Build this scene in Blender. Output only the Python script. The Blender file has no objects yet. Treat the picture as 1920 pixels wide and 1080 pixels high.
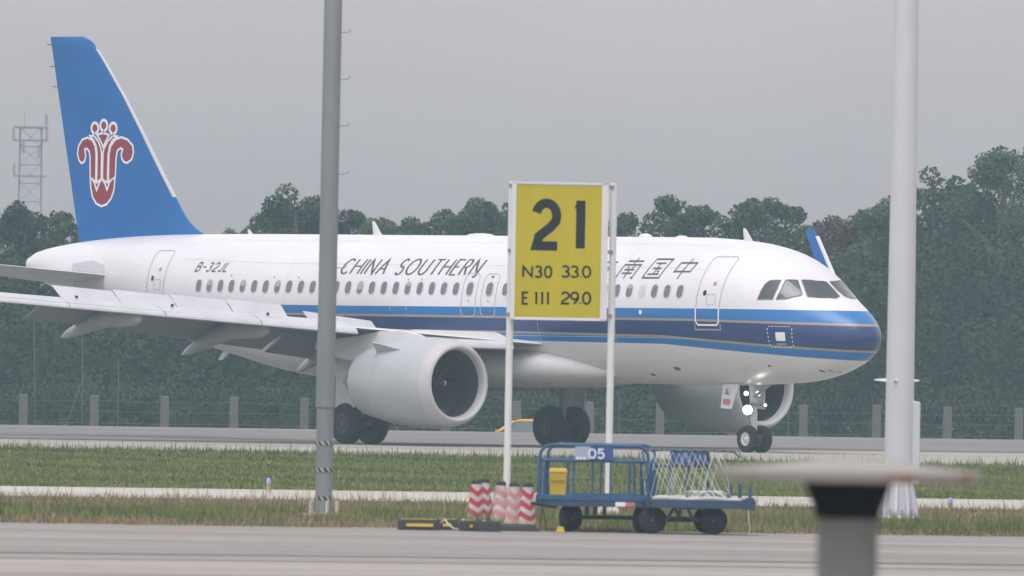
import bpy, bmesh, math, random
import numpy as np
from mathutils import Vector, Matrix

random.seed(7)
rng = np.random.default_rng(7)
R = math.radians
scene = bpy.context.scene
col = scene.collection

# ------------------------------------------------------------------ camera, sky, sun, exposure
FPX = 26400.0            # focal length in pixels of a 1920 px wide frame
CAM_H = 2.65
PITCH, ROLL = 0.0046543, 0.017635
FWD = Vector((0, math.cos(PITCH), math.sin(PITCH)))
_up = Vector((0, -math.sin(PITCH), math.cos(PITCH))); _rt = Vector((1, 0, 0))
UP = _up * math.cos(ROLL) - _rt * math.sin(ROLL)
RT = _rt * math.cos(ROLL) + _up * math.sin(ROLL)
CAM = Vector((0, 0, CAM_H))
cam = bpy.data.cameras.new('camera')
camo = bpy.data.objects.new('camera', cam); col.objects.link(camo)
m3 = Matrix((RT, UP, -FWD)).transposed()
camo.matrix_world = Matrix.Translation(CAM) @ m3.to_4x4()
cam.sensor_width = 36.0
cam.lens = FPX / 1920 * 36
cam.clip_start = 1.0
cam.clip_end = 20000
cam.dof.use_dof = True
cam.dof.focus_distance = 385
cam.dof.aperture_fstop = 8.0
scene.camera = camo

SUN_EL, SUN_AZ = R(68), R(200)     # azimuth clockwise from +Y: high, behind the camera to its left
world = bpy.data.worlds.new('World'); scene.world = world
world.use_nodes = True
wn = world.node_tree.nodes; wl = world.node_tree.links
bg = wn['Background']
sky = wn.new('ShaderNodeTexSky'); sky.sky_type = 'NISHITA'; sky.sun_disc = False
sky.sun_elevation = SUN_EL; sky.sun_rotation = SUN_AZ
sky.air_density = 1.0; sky.dust_density = 3.0; sky.ozone_density = 1.0
hs = wn.new('ShaderNodeHueSaturation'); hs.inputs['Saturation'].default_value = 0.10
mixw = wn.new('ShaderNodeMixRGB'); mixw.blend_type = 'MULTIPLY'; mixw.inputs[0].default_value = 1
mixw.inputs[2].default_value = (1.0, 0.985, 1.03, 1)
wl.new(sky.outputs[0], hs.inputs['Color']); wl.new(hs.outputs[0], mixw.inputs[1])
veil = wn.new('ShaderNodeMixRGB'); veil.blend_type = 'ADD'; veil.inputs[0].default_value = 1
veil.inputs[2].default_value = (1.38, 1.03, 1.03, 1)      # even overcast layer over the whole sky
wtc = wn.new('ShaderNodeTexCoord'); wmp = wn.new('ShaderNodeMapping'); wmp.inputs['Scale'].default_value = (26, 26, 70)
wnz = wn.new('ShaderNodeTexNoise'); wnz.inputs['Scale'].default_value = 1.0; wnz.inputs['Detail'].default_value = 4
wmr = wn.new('ShaderNodeMapRange'); wmr.inputs[1].default_value = .3; wmr.inputs[2].default_value = .7; wmr.inputs[3].default_value = .96; wmr.inputs[4].default_value = 1.04
wmm = wn.new('ShaderNodeMixRGB'); wmm.blend_type = 'MULTIPLY'; wmm.inputs[0].default_value = 1   # faint unevenness of the cloud layer
wl.new(wtc.outputs['Generated'], wmp.inputs[0]); wl.new(wmp.outputs[0], wnz.inputs['Vector']); wl.new(wnz.outputs[0], wmr.inputs[0])
wl.new(mixw.outputs[0], veil.inputs[1]); wl.new(veil.outputs[0], wmm.inputs[1]); wl.new(wmr.outputs[0], wmm.inputs[2]); wl.new(wmm.outputs[0], bg.inputs['Color'])
bg.inputs['Strength'].default_value = 0.122

sd = bpy.data.lights.new('sun', 'SUN'); sd.energy = 0.5; sd.angle = R(35); sd.color = (1, 0.97, 0.93)
so = bpy.data.objects.new('sun', sd); col.objects.link(so)
sdir = Vector((math.sin(SUN_AZ) * math.cos(SUN_EL), math.cos(SUN_AZ) * math.cos(SUN_EL), math.sin(SUN_EL)))
so.rotation_euler = sdir.to_track_quat('Z', 'Y').to_euler()
so.location = (0, 200, 100)

scene.view_settings.view_transform = 'Standard'
scene.view_settings.look = 'None'
scene.view_settings.gamma = 1
scene.view_settings.exposure = 0.66
scene.view_settings.use_curve_mapping = False
scene.render.engine = 'CYCLES'
scene.cycles.use_denoising = True
scene.cycles.max_bounces = 6
scene.cycles.volume_bounces = 2
scene.cycles.use_adaptive_sampling = True

# ------------------------------------------------------------------ helpers
def at(px, py, Y):
    """world point that stands at depth Y (metres from the camera plane) and shows at pixel px, py"""
    d = FWD + RT * ((px - 960) / FPX) + UP * ((540 - py) / FPX)
    return CAM + d * (Y / d.y)

def gx(px, Y):
    p = at(px, 700, Y); return p.x

MATS = {}
def mat(name, c, rough=0.5, metal=0.0, var=0.0, scale=3.0, bump=0.0, emit=None, estr=0.0, spec=0.5, coat=0.0, stretch=None):
    if name in MATS: return MATS[name]
    m = bpy.data.materials.new(name); m.use_nodes = True
    n = m.node_tree.nodes; l = m.node_tree.links
    b = n['Principled BSDF']
    b.inputs['Base Color'].default_value = (*c, 1)
    b.inputs['Roughness'].default_value = rough
    b.inputs['Metallic'].default_value = metal
    b.inputs['Specular IOR Level'].default_value = spec
    b.inputs['Coat Weight'].default_value = coat
    if emit:
        b.inputs['Emission Color'].default_value = (*emit, 1); b.inputs['Emission Strength'].default_value = estr
    if var > 0 or bump > 0:
        tc = n.new('ShaderNodeTexCoord'); nz = n.new('ShaderNodeTexNoise')
        nz.inputs['Scale'].default_value = scale; nz.inputs['Detail'].default_value = 5
        if stretch:
            mp = n.new('ShaderNodeMapping'); mp.inputs['Scale'].default_value = stretch
            l.new(tc.outputs['Object'], mp.inputs[0]); l.new(mp.outputs[0], nz.inputs['Vector'])
        else:
            l.new(tc.outputs['Object'], nz.inputs['Vector'])
        if var > 0:
            mr = n.new('ShaderNodeMapRange')
            mr.inputs[1].default_value = 0.3; mr.inputs[2].default_value = 0.7
            mr.inputs[3].default_value = 1 - var; mr.inputs[4].default_value = 1 + var
            l.new(nz.outputs[0], mr.inputs[0])
            mx = n.new('ShaderNodeMixRGB'); mx.blend_type = 'MULTIPLY'; mx.inputs[0].default_value = 1
            mx.inputs[1].default_value = (*c, 1)
            l.new(mr.outputs[0], mx.inputs[2]); l.new(mx.outputs[0], b.inputs['Base Color'])
        if bump > 0:
            bp = n.new('ShaderNodeBump'); bp.inputs['Strength'].default_value = bump; bp.inputs['Distance'].default_value = 0.02
            l.new(nz.outputs[0], bp.inputs['Height']); l.new(bp.outputs[0], b.inputs['Normal'])
    MATS[name] = m
    return m

def tag(o, label=None, cat=None, group=None, kind=None):
    if label: o['label'] = label
    if cat: o['category'] = cat
    if group: o['group'] = group
    if kind: o['kind'] = kind
    return o

def empty(name, loc=(0, 0, 0), rz=0.0, parent=None):
    o = bpy.data.objects.new(name, None); col.objects.link(o)
    o.location = loc; o.rotation_euler = (0, 0, rz); o.empty_display_size = 0.2
    if parent: o.parent = parent
    return o

def link(name, me, material=None, parent=None):
    o = bpy.data.objects.new(name, me); col.objects.link(o)
    if material is not None and not me.materials: me.materials.append(material)
    if parent is not None: o.parent = parent
    return o

def smooth_mesh(me, angle=None):
    me.polygons.foreach_set('use_smooth', [True] * len(me.polygons))
    if angle is not None:
        me.set_sharp_from_angle(angle=angle)

class MB:
    def __init__(s): s.v = []; s.f = []
    def add(s, vs, fs):
        o = len(s.v); s.v += [tuple(p) for p in vs]; s.f += [tuple(i + o for i in q) for q in fs]; return s
    def box(s, x0, x1, y0, y1, z0, z1, M=None):
        vs = [Vector((x, y, z)) for x in (x0, x1) for y in (y0, y1) for z in (z0, z1)]
        if M: vs = [M @ p for p in vs]
        return s.add(vs, [(0, 1, 3, 2), (4, 6, 7, 5), (0, 4, 5, 1), (2, 3, 7, 6), (0, 2, 6, 4), (1, 5, 7, 3)])
    def tube(s, pts, r, n=8, cap=True):
        pts = [Vector(p) for p in pts]; k = len(pts)
        rs = r if isinstance(r, (list, tuple)) else [r] * k
        d0 = (pts[1] - pts[0]).normalized()
        a = Vector((0, 0, 1)) if abs(d0.z) < 0.9 else Vector((1, 0, 0))
        u = d0.cross(a).normalized(); vs = []
        for i, p in enumerate(pts):
            if i == 0: d = d0
            elif i == k - 1: d = (pts[i] - pts[i - 1]).normalized()
            else: d = ((pts[i + 1] - pts[i]).normalized() + (pts[i] - pts[i - 1]).normalized()).normalized()
            u = (u - d * u.dot(d)).normalized(); w = d.cross(u)
            for j in range(n):
                t = 2 * math.pi * j / n
                vs.append(p + (u * math.cos(t) + w * math.sin(t)) * rs[i])
        fs = [(i * n + j, i * n + (j + 1) % n, (i + 1) * n + (j + 1) % n, (i + 1) * n + j) for i in range(k - 1) for j in range(n)]
        if cap: fs += [tuple(range(n))[::-1], tuple((k - 1) * n + j for j in range(n))]
        return s.add(vs, fs)
    def lathe(s, prof, n=32, axis='z', c=(0, 0, 0), closed=False):
        vs = []
        for (h, r) in prof:
            for j in range(n):
                t = 2 * math.pi * j / n; a, b = r * math.cos(t), r * math.sin(t)
                if axis == 'z': p = (a, b, h)
                elif axis == 'x': p = (h, a, b)
                else: p = (a, h, b)
                vs.append((p[0] + c[0], p[1] + c[1], p[2] + c[2]))
        k = len(prof)
        fs = [(i * n + j, i * n + (j + 1) % n, (i + 1) * n + (j + 1) % n, (i + 1) * n + j) for i in range(k - 1) for j in range(n)]
        if not closed:
            if prof[0][1] > 1e-5: fs.append(tuple(range(n))[::-1])
            if prof[-1][1] > 1e-5: fs.append(tuple((k - 1) * n + j for j in range(n)))
        return s.add(vs, fs)
    def loft(s, secs, cap=True, closed=True):
        n = len(secs[0]); k = len(secs); vs = [p for q in secs for p in q]
        fs = []
        for i in range(k - 1):
            for j in range(n if closed else n - 1):
                fs.append((i * n + j, i * n + (j + 1) % n, (i + 1) * n + (j + 1) % n, (i + 1) * n + j))
        if cap: fs += [tuple(range(n))[::-1], tuple((k - 1) * n + j for j in range(n))]
        return s.add(vs, fs)
    def build(s, name, material, parent=None, smooth=None, recalc=True, bevel=0):
        me = bpy.data.meshes.new(name); me.from_pydata(s.v, [], s.f); me.update()
        if recalc or bevel:
            bm = bmesh.new(); bm.from_mesh(me)
            bmesh.ops.remove_doubles(bm, verts=bm.verts, dist=1e-5)
            if recalc: bmesh.ops.recalc_face_normals(bm, faces=bm.faces)
            if bevel: bmesh.ops.bevel(bm, geom=[e for e in bm.edges if len(e.link_faces) == 2 and e.calc_face_angle() > 0.6], offset=bevel, segments=2, affect='EDGES', profile=0.5)
            bm.to_mesh(me); bm.free()
        if smooth is not None: smooth_mesh(me, smooth)
        return link(name, me, material, parent)

def mesh_np(name, verts, faces_n, nper):
    """verts Nx3, consecutive faces of nper verts"""
    me = bpy.data.meshes.new(name)
    nv = len(verts); nf = nv // nper
    me.vertices.add(nv); me.vertices.foreach_set('co', np.asarray(verts, dtype=np.float32).ravel())
    me.loops.add(nv); me.loops.foreach_set('vertex_index', np.arange(nv, dtype=np.int32))
    me.polygons.add(nf)
    me.polygons.foreach_set('loop_start', np.arange(0, nv, nper, dtype=np.int32))
    me.update(calc_edges=True)
    return me

def copy_tree(o, parent=None):
    c = o.copy(); col.objects.link(c)
    if parent is not None: c.parent = parent
    for ch in list(o.children): copy_tree(ch, c)
    return c

def arc(cx, cy, rx, ry, a0, a1, n=14):
    return [(cx + rx * math.cos(R(a0 + (a1 - a0) * i / n)), cy + ry * math.sin(R(a0 + (a1 - a0) * i / n))) for i in range(n + 1)]

G = {
 'A': (.86, [[(0, 0), (.43, 1), (.86, 0)], [(.17, .36), (.69, .36)]]),
 'B': (.62, [[(0, 0), (0, 1), (.32, 1)] + arc(.32, .77, .24, .23, 90, -90, 8) + [(0, .54)], [(.32, .54)] + arc(.34, .27, .28, .27, 90, -90, 8) + [(0, 0)]]),
 'C': (.80, [arc(.45, .5, .45, .5, 48, 312, 22)]),
 'E': (.58, [[(.58, 1), (0, 1), (0, 0), (.58, 0)], [(0, .52), (.48, .52)]]),
 'H': (.78, [[(0, 0), (0, 1)], [(.78, 0), (.78, 1)], [(0, .52), (.78, .52)]]),
 'I': (.05, [[(.02, 0), (.02, 1)]]),
 'J': (.45, [[(.45, 1), (.45, .22)] + arc(.23, .22, .22, .22, 0, -160, 8)]),
 'L': (.5, [[(0, 1), (0, 0), (.5, 0)]]),
 'N': (.80, [[(0, 0), (0, 1), (.80, 0), (.80, 1)]]),
 'O': (1.0, [arc(.5, .5, .5, .5, 90, 450, 28)]),
 'R': (.64, [[(0, 0), (0, 1), (.3, 1)] + arc(.3, .75, .26, .25, 90, -90, 8) + [(0, .5)], [(.28, .5), (.64, 0)]]),
 'S': (.60, [arc(.31, .74, .27, .26, 35, 255, 14) + arc(.29, .25, .30, .27, 75, -150, 16)]),
 'T': (.76, [[(0, 1), (.76, 1)], [(.38, 1), (.38, 0)]]),
 'U': (.76, [[(0, 1), (0, .36)] + arc(.38, .36, .38, .36, 180, 360, 14) + [(.76, 1)]]),
 '0': (.60, [arc(.30, .5, .30, .5, 90, 450, 28)]),
 '1': (.22, [[(.20, 1.06), (.20, -.06)], [(.20, .98), (.09, .90), (-.02, .84)]]),
 'I1': (.05, [[(.02, 0), (.02, 1)]]),
 '2': (.60, [arc(.30, .70, .29, .30, 165, -25, 14) + [(.40, .42), (.10, .22), (.03, 0), (.62, 0)]]),
 '3': (.56, [arc(.26, .755, .26, .245, 150, -90, 12), arc(.26, .26, .30, .26, 90, -150, 12)]),
 '5': (.56, [[(.52, 1), (.10, 1), (.04, .55)] + arc(.27, .32, .29, .32, 125, -150, 14)]),
 '9': (.58, [arc(.29, .69, .29, .31, 0, 360, 20), [(.58, .69), (.55, .42), (.42, .15), (.22, 0)]]),
 '.': (.06, [[(.03, 0), (.03, .10)]]),
 '-': (.42, [[(0, .5), (.42, .5)]]),
 ' ': (.34, []),
}
def resample(pts, step):
    out = [pts[0]]
    for a, b in zip(pts[:-1], pts[1:]):
        L = math.hypot(b[0] - a[0], b[1] - a[1]); n = max(1, int(math.ceil(L / step)))
        for i in range(1, n + 1): out.append((a[0] + (b[0] - a[0]) * i / n, a[1] + (b[1] - a[1]) * i / n))
    return out

def ribbon(pts, thick, thin=None, step=0.05, closed=False):
    """2-D quads of a pen stroke; the width follows the stroke direction when thin is given"""
    thin = thick if thin is None else thin
    if closed: pts = list(pts) + [pts[0]]
    q = resample(pts, step); n = len(q); L = []; Rr = []
    for i in range(n):
        a = q[i - 1] if i > 0 else (q[-2] if closed else q[0])
        b = q[i + 1] if i < n - 1 else (q[1] if closed else q[-1])
        da = Vector((q[i][0] - a[0], q[i][1] - a[1])); db = Vector((b[0] - q[i][0], b[1] - q[i][1]))
        if da.length < 1e-9: da = db
        if db.length < 1e-9: db = da
        da.normalize(); db.normalize(); t = da + db
        if t.length < 0.3: t = db
        t.normalize()
        w = (thin + (thick - thin) * min(1, abs(db.y) * 1.1)) / 2 / max(0.55, t.dot(db))
        L.append((q[i][0] - t.y * w, q[i][1] + t.x * w)); Rr.append((q[i][0] + t.y * w, q[i][1] - t.x * w))
    return [[L[i], Rr[i], Rr[i + 1], L[i + 1]] for i in range(n - 1)]

def text_polys(text, height, width=None, thick=.1, thin=None, slant=0.0, gap=.22, wscale=1.0, step=.06):
    """stroke lettering as 2-D quads, lower left corner at 0,0"""
    x = 0; strokes = []
    for ch in text:
        w, ss = G[ch]
        strokes.append([[((x + p[0]) * wscale, p[1]) for p in s_] for s_ in ss])
        x += w + gap
    tot = (x - gap) * wscale
    sx = (width / tot) if width else height
    chars = []
    for gl in strokes:
        out = []
        for s_ in gl:
            pts = [(p[0] * sx, p[1] * height) for p in s_]
            out += ribbon(pts, thick * height, None if thin is None else thin * height, step)
        if out: chars.append([[(u + slant * v, v) for (u, v) in q] for q in out])
    return chars

def decal(name, polys, fn, off, material, parent, step=None):
    """2-D polygons laid on a surface by fn(u, v, off)"""
    bm = bmesh.new()
    for p in polys:
        try: bm.faces.new([bm.verts.new((u, v, 0)) for (u, v) in p])
        except ValueError: pass
    if step:
        vs = [v.co.y for v in bm.verts]; us = [v.co.x for v in bm.verts]
        for lo, hi, ax in ((min(vs), max(vs), 1), (min(us), max(us), 0)):
            k = lo + step
            while k < hi:
                co = (0, k, 0) if ax else (k, 0, 0); no = (0, 1, 0) if ax else (1, 0, 0)
                bmesh.ops.bisect_plane(bm, geom=bm.verts[:] + bm.edges[:] + bm.faces[:], plane_co=co, plane_no=no, dist=1e-6)
                k += step
        bmesh.ops.triangulate(bm, faces=bm.faces)
    for v in bm.verts: v.co = fn(v.co.x, v.co.y, off)
    me = bpy.data.meshes.new(name); bm.to_mesh(me); bm.free()
    return link(name, me, material, parent)

def rrect(cx, cy, w, h, r, n=5, slant=0.0):
    pts = []
    for (sx, sy, a) in ((1, 1, 0), (-1, 1, 90), (-1, -1, 180), (1, -1, 270)):
        for i in range(n + 1):
            t = R(a + 90 * i / n)
            pts.append((cx + sx * (w / 2 - r) + r * math.cos(t), cy + sy * (h / 2 - r) + r * math.sin(t)))
    return pts

def pchip(xs, ys):
    xs = np.array(xs, float); ys = np.array(ys, float)
    h = np.diff(xs); d = np.diff(ys) / h; m = np.zeros(len(xs))
    for i in range(1, len(xs) - 1):
        if d[i - 1] * d[i] > 0:
            w1 = 2 * h[i] + h[i - 1]; w2 = h[i] + 2 * h[i - 1]
            m[i] = (w1 + w2) / (w1 / d[i - 1] + w2 / d[i])
    m[0] = d[0]; m[-1] = d[-1]
    def f(x):
        x = min(max(x, xs[0]), xs[-1]); i = min(int(np.searchsorted(xs, x, side='right')) - 1, len(xs) - 2); i = max(i, 0)
        t = (x - xs[i]) / h[i]
        return float((2 * t**3 - 3 * t**2 + 1) * ys[i] + (t**3 - 2 * t**2 + t) * h[i] * m[i] + (-2 * t**3 + 3 * t**2) * ys[i + 1] + (t**3 - t**2) * h[i] * m[i + 1])
    return f

# ------------------------------------------------------------------ ground, taxiway, road, apron
SL = 0.52                               # the paved strips run a little away to the right
def strip(name, y_near, y_far, sl_near, sl_far, z, material, X0=-140, X1=140, n=1):
    mb = MB(); xs = [X0 + (X1 - X0) * i / n for i in range(n + 1)]
    vs = []
    for x in xs: vs += [(x, y_near + sl_near * x, z), (x, y_far + sl_far * x, z)]
    fs = [(2 * i, 2 * i + 2, 2 * i + 3, 2 * i + 1) for i in range(n)]
    return tag(mb.add(vs, fs).build(name, material, recalc=False), kind='structure')

def ground_mat(name, c1, c2, scale=0.3, stretch=(1, 1, 1), c3=None, rough=0.95, fine=6.0):
    m = bpy.data.materials.new(name); m.use_nodes = True
    n = m.node_tree.nodes; l = m.node_tree.links; b = n['Principled BSDF']
    b.inputs['Roughness'].default_value = rough; b.inputs['Specular IOR Level'].default_value = 0.2
    tc = n.new('ShaderNodeTexCoord'); mp = n.new('ShaderNodeMapping'); mp.inputs['Scale'].default_value = stretch
    mp.inputs['Rotation'].default_value = (0, 0, -math.atan(SL))
    l.new(tc.outputs['Object'], mp.inputs[0])
    nz = n.new('ShaderNodeTexNoise'); nz.inputs['Scale'].default_value = scale; nz.inputs['Detail'].default_value = 6
    l.new(mp.outputs[0], nz.inputs['Vector'])
    cr = n.new('ShaderNodeValToRGB'); e = cr.color_ramp.elements
    e[0].position = 0.35; e[0].color = (*c1, 1); e[1].position = 0.66; e[1].color = (*c2, 1)
    if c3:
        q = cr.color_ramp.elements.new(0.5); q.color = (*c3, 1)
    l.new(nz.outputs[0], cr.inputs[0])
    n2 = n.new('ShaderNodeTexNoise'); n2.inputs['Scale'].default_value = fine; n2.inputs['Detail'].default_value = 3
    l.new(mp.outputs[0], n2.inputs['Vector'])
    mr = n.new('ShaderNodeMapRange'); mr.inputs[1].default_value = 0.3; mr.inputs[2].default_value = 0.7
    mr.inputs[3].default_value = 0.86; mr.inputs[4].default_value = 1.12
    l.new(n2.outputs[0], mr.inputs[0])
    mx = n.new('ShaderNodeMixRGB'); mx.blend_type = 'MULTIPLY'; mx.inputs[0].default_value = 1
    l.new(cr.outputs[0], mx.inputs[1]); l.new(mr.outputs[0], mx.inputs[2]); l.new(mx.outputs[0], b.inputs['Base Color'])
    MATS[name] = m
    return m

FAR_E, TYRE, GRASS_E, ROAD_F, ROAD_N, APRON = 474.0, 403.0, 359.0, 267.0, 249.5, 211.5
soil = ground_mat('soil_and_turf', (.075, .095, .035), (.15, .155, .07), 0.12, (1, 1, 1), (.10, .125, .045))
gmb = MB()
gv = []
prof = [(-250, 0.0, 0), (FAR_E - 0.3, 0.0, SL), (FAR_E + 3.5, -1.12, SL), (700, -1.12, .2), (1400, -1.12, 0)]
for (y, z, s_) in prof:
    for x in (-650, -160, 160, 650):
        xx = max(-160, min(160, x)); gv.append((x, y + s_ * xx, z))
gf = [(4 * i + j, 4 * i + j + 1, 4 * i + j + 5, 4 * i + j + 4) for i in range(len(prof) - 1) for j in range(3)]
tag(gmb.add(gv, gf).build('ground', soil, recalc=False), kind='structure')

taxi_conc = ground_mat('taxiway_concrete', (.15, .145, .138), (.225, .217, .207), 0.10, (.25, 1.2, 1), (.19, .184, .175), rough=0.9, fine=1.5)
shoulder = ground_mat('shoulder_concrete', (.37, .36, .32), (.47, .455, .41), 0.15, (.4, 1, 1), fine=3)
tar = mat('tar_seal', (.12, .115, .11), 0.9)
strip('taxiway', TYRE, FAR_E - 1.0, SL, SL, 0.010, taxi_conc)
shoulder2 = ground_mat('taxiway_shoulder_concrete', (.26, .25, .22), (.36, .345, .31), 0.2, (.4, 1, 1), fine=3)
strip('taxiway_shoulder', GRASS_E, TYRE + 0.2, -.10, SL, 0.006, shoulder2)
strip('taxiway_edge_joint', TYRE + 1.0, TYRE + 5.5, SL, SL, 0.014, tar)
for i_, (y0_, w_) in enumerate(((TYRE + 16, .6), (TYRE + 26, .5), (TYRE + 37, .6), (TYRE + 50, .5))):
    strip('slab_joint', y0_, y0_ + w_, SL, SL, 0.014, tar)
strip('service_road', ROAD_N, ROAD_F, .40, .40, 0.008, shoulder)
ap1 = ground_mat('apron_concrete', (.205, .195, .175), (.30, .287, .262), 0.22, (.15, 1.3, 1), (.255, .243, .222), rough=0.9, fine=2.2)
ap2 = ground_mat('apron_worn_band', (.21, .203, .187), (.275, .267, .247), 0.25, (.15, 1.3, 1), rough=0.9, fine=2.0)
ap3 = ground_mat('apron_light_band', (.27, .255, .232), (.34, .32, .295), 0.25, (.15, 1.3, 1), rough=0.9, fine=2.0)
strip('apron', -60, APRON, .30, .30, 0.008, ap1, -90, 90)
strip('apron_worn_lane', 181.5, 190.5, .36, .36, 0.012, ap2, -90, 90)
strip('apron_joint', 181.0, 181.9, .36, .36, 0.016, mat('mid_seal', (.20, .19, .18), .9), -90, 90)
strip('apron_light_lane', 165.0, 176.0, .36, .36, 0.012, ap3, -90, 90)
strip('apron_joint', 195.5, 195.8, .36, .36, 0.012, mat('pale_seal', (.5, .49, .46), .9), -90, 90)
strip('apron_joint', 176.4, 176.8, .36, .36, 0.016, mat('soft_seal', (.22, .21, .20), .9), -90, 90)
redp = mat('faded_red_paint', (.42, .22, .20), .9)
mbp = MB(); p0 = at(330, 996, 205)
c0 = (gx(330, 204.8), 204.8)
mbp.add([(c0[0] - .33, c0[1] - .5, .012), (c0[0] + .33, c0[1] - .3, .012), (c0[0] + .3, c0[1] + .5, .012), (c0[0] - .3, c0[1] + .3, .012)], [(0, 1, 2, 3)])
tag(mbp.build('painted_mark', redp, recalc=False), kind='structure')

# grass: blades as one mesh per patch
def grass(name, n, yfun0, yfun1, X0, X1, hmin, hmax, w, cols, label, lean=0.5, clump=0.0, zc=0.0):
    xs = rng.uniform(X0, X1, n); t = rng.uniform(0, 1, n)
    if clump > 0:
        cx = rng.uniform(X0, X1, 420); ct = rng.uniform(0, 1, 420); k = rng.integers(0, 420, n)
        pick = rng.uniform(0, 1, n) < clump
        xs = np.where(pick, cx[k] + rng.normal(0, .22, n), xs); t = np.where(pick, np.clip(ct[k] + rng.normal(0, .012, n), 0, 1), t)
    ya = yfun0(xs); yb = yfun1(xs); ys = ya + (yb - ya) * t
    h = rng.uniform(hmin, hmax, n) * (0.55 + 0.9 * rng.uniform(0, 1, n) ** 3)
    a = rng.uniform(0, 2 * np.pi, n); ln = rng.uniform(0, lean, n) * h
    dx, dy = np.cos(a), np.sin(a)
    wx = rng.uniform(.6, 1.4, n) * w
    b = rng.uniform(0, 2 * np.pi, n)
    base = np.stack([xs, ys, np.full(n, zc)], 1)
    p0 = base + np.stack([np.cos(b) * wx, np.sin(b) * wx, 0 * h], 1)
    p1 = base - np.stack([np.cos(b) * wx, np.sin(b) * wx, 0 * h], 1)
    p2 = base + np.stack([dx * ln, dy * ln, h], 1)
    v = np.stack([p0, p1, p2], 1).reshape(-1, 3)
    me = mesh_np(name, v, None, 3)
    ca = me.color_attributes.new('blade', 'FLOAT_COLOR', 'POINT')
    # the blade's own colour: green, yellowed or brown straw, in patches
    pn = (np.sin(xs * .9 + ys * .31) + np.sin(xs * .37 - ys * .23 + 2) + np.sin(ys * .5 + xs * 1.7)) / 3
    k = np.clip(.5 + .4 * pn + rng.normal(0, .22, n), 0, .999)
    carr = np.array(cols); idx = (k * len(cols)).astype(int)
    cc = carr[idx] * rng.uniform(.75, 1.25, (n, 1))
    cc = np.concatenate([cc, np.ones((n, 1))], 1)
    ca.data.foreach_set('color', np.repeat(cc, 3, 0).astype(np.float32).ravel())
    o = link(name, me, blade_mat)
    tag(o, label, 'grass', kind='stuff')
    return o
blade_mat = bpy.data.materials.new('grass_blade'); blade_mat.use_nodes = True
_n = blade_mat.node_tree.nodes; _b = _n['Principled BSDF']; _at = _n.new('ShaderNodeAttribute'); _at.attribute_name = 'blade'
blade_mat.node_tree.links.new(_at.outputs['Color'], _b.inputs['Base Color']); _b.inputs['Roughness'].default_value = .8
_b.inputs['Specular IOR Level'].default_value = .1

greens = [(.085, .13, .035), (.115, .16, .045), (.15, .19, .055), (.19, .205, .075), (.22, .205, .105)]
straw = [(.10, .13, .04), (.18, .165, .08), (.27, .21, .125), (.32, .245, .16), (.25, .185, .12)]
grass('grass_infield', 190000, lambda x: ROAD_F + .1 + .40 * x, lambda x: GRASS_E + .2 - .10 * x, -22, 24, .04, .10, .022, greens, 'green mown grass between the taxiway shoulder and the narrow concrete road', .7)
grass('grass_weed_fringe', 5000, lambda x: GRASS_E - 3 - .10 * x, lambda x: GRASS_E + 1.5 - .10 * x, -20, 20, .08, .28, .014, greens, 'taller weeds fringing the taxiway shoulder', .5, .6)
grass('grass_dry_verge', 120000, lambda x: APRON + .2 + .30 * x, lambda x: ROAD_N - 4.0 + .40 * x, -14, 15, .05, .14, .012, straw, 'dry brownish grass verge along the front concrete apron edge', .8)
grass('grass_verge_green', 42000, lambda x: APRON + 3.0 + .30 * x, lambda x: APRON + 14 + .30 * x, -14, 15, .10, .24, .012, greens, 'green weedy patches in the verge beside the cones and carts', .7, .85)
grass('grass_tall_stalks', 1600, lambda x: APRON + 6 + .30 * x, lambda x: ROAD_N - 1 + .40 * x, -14, 15, .35, .75, .005, straw, 'thin tall dry weed stalks standing in the verge', .5, .7)

grass('grass_road_edge', 1600, lambda x: ROAD_N - 2.5 + .40 * x, lambda x: ROAD_N + 2.2 + .40 * x, -14, 15, .05, .16, .011, straw, 'weed tufts creeping over the near edge of the narrow concrete road', .7, .93)
grass('grass_apron_edge', 7000, lambda x: APRON - .9 + .30 * x, lambda x: APRON + 1.2 + .30 * x, -12, 13, .03, .11, .010, straw, 'low weeds creeping onto the edge of the front apron', .8, .9)
# ------------------------------------------------------------------ airliner
AX0, AY0, AH = 6.848, 393.18, 0.86144
Fv = Vector((math.cos(AH), -math.sin(AH), 0))
nosep = Vector((AX0, AY0, 0)) + Fv * 5.07
plane = empty('airliner', (nosep.x, nosep.y, 0.012), math.pi - AH)
tag(plane, 'white twin engine passenger jet with blue tail and blue and navy stripes taxiing', 'aircraft')

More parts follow.
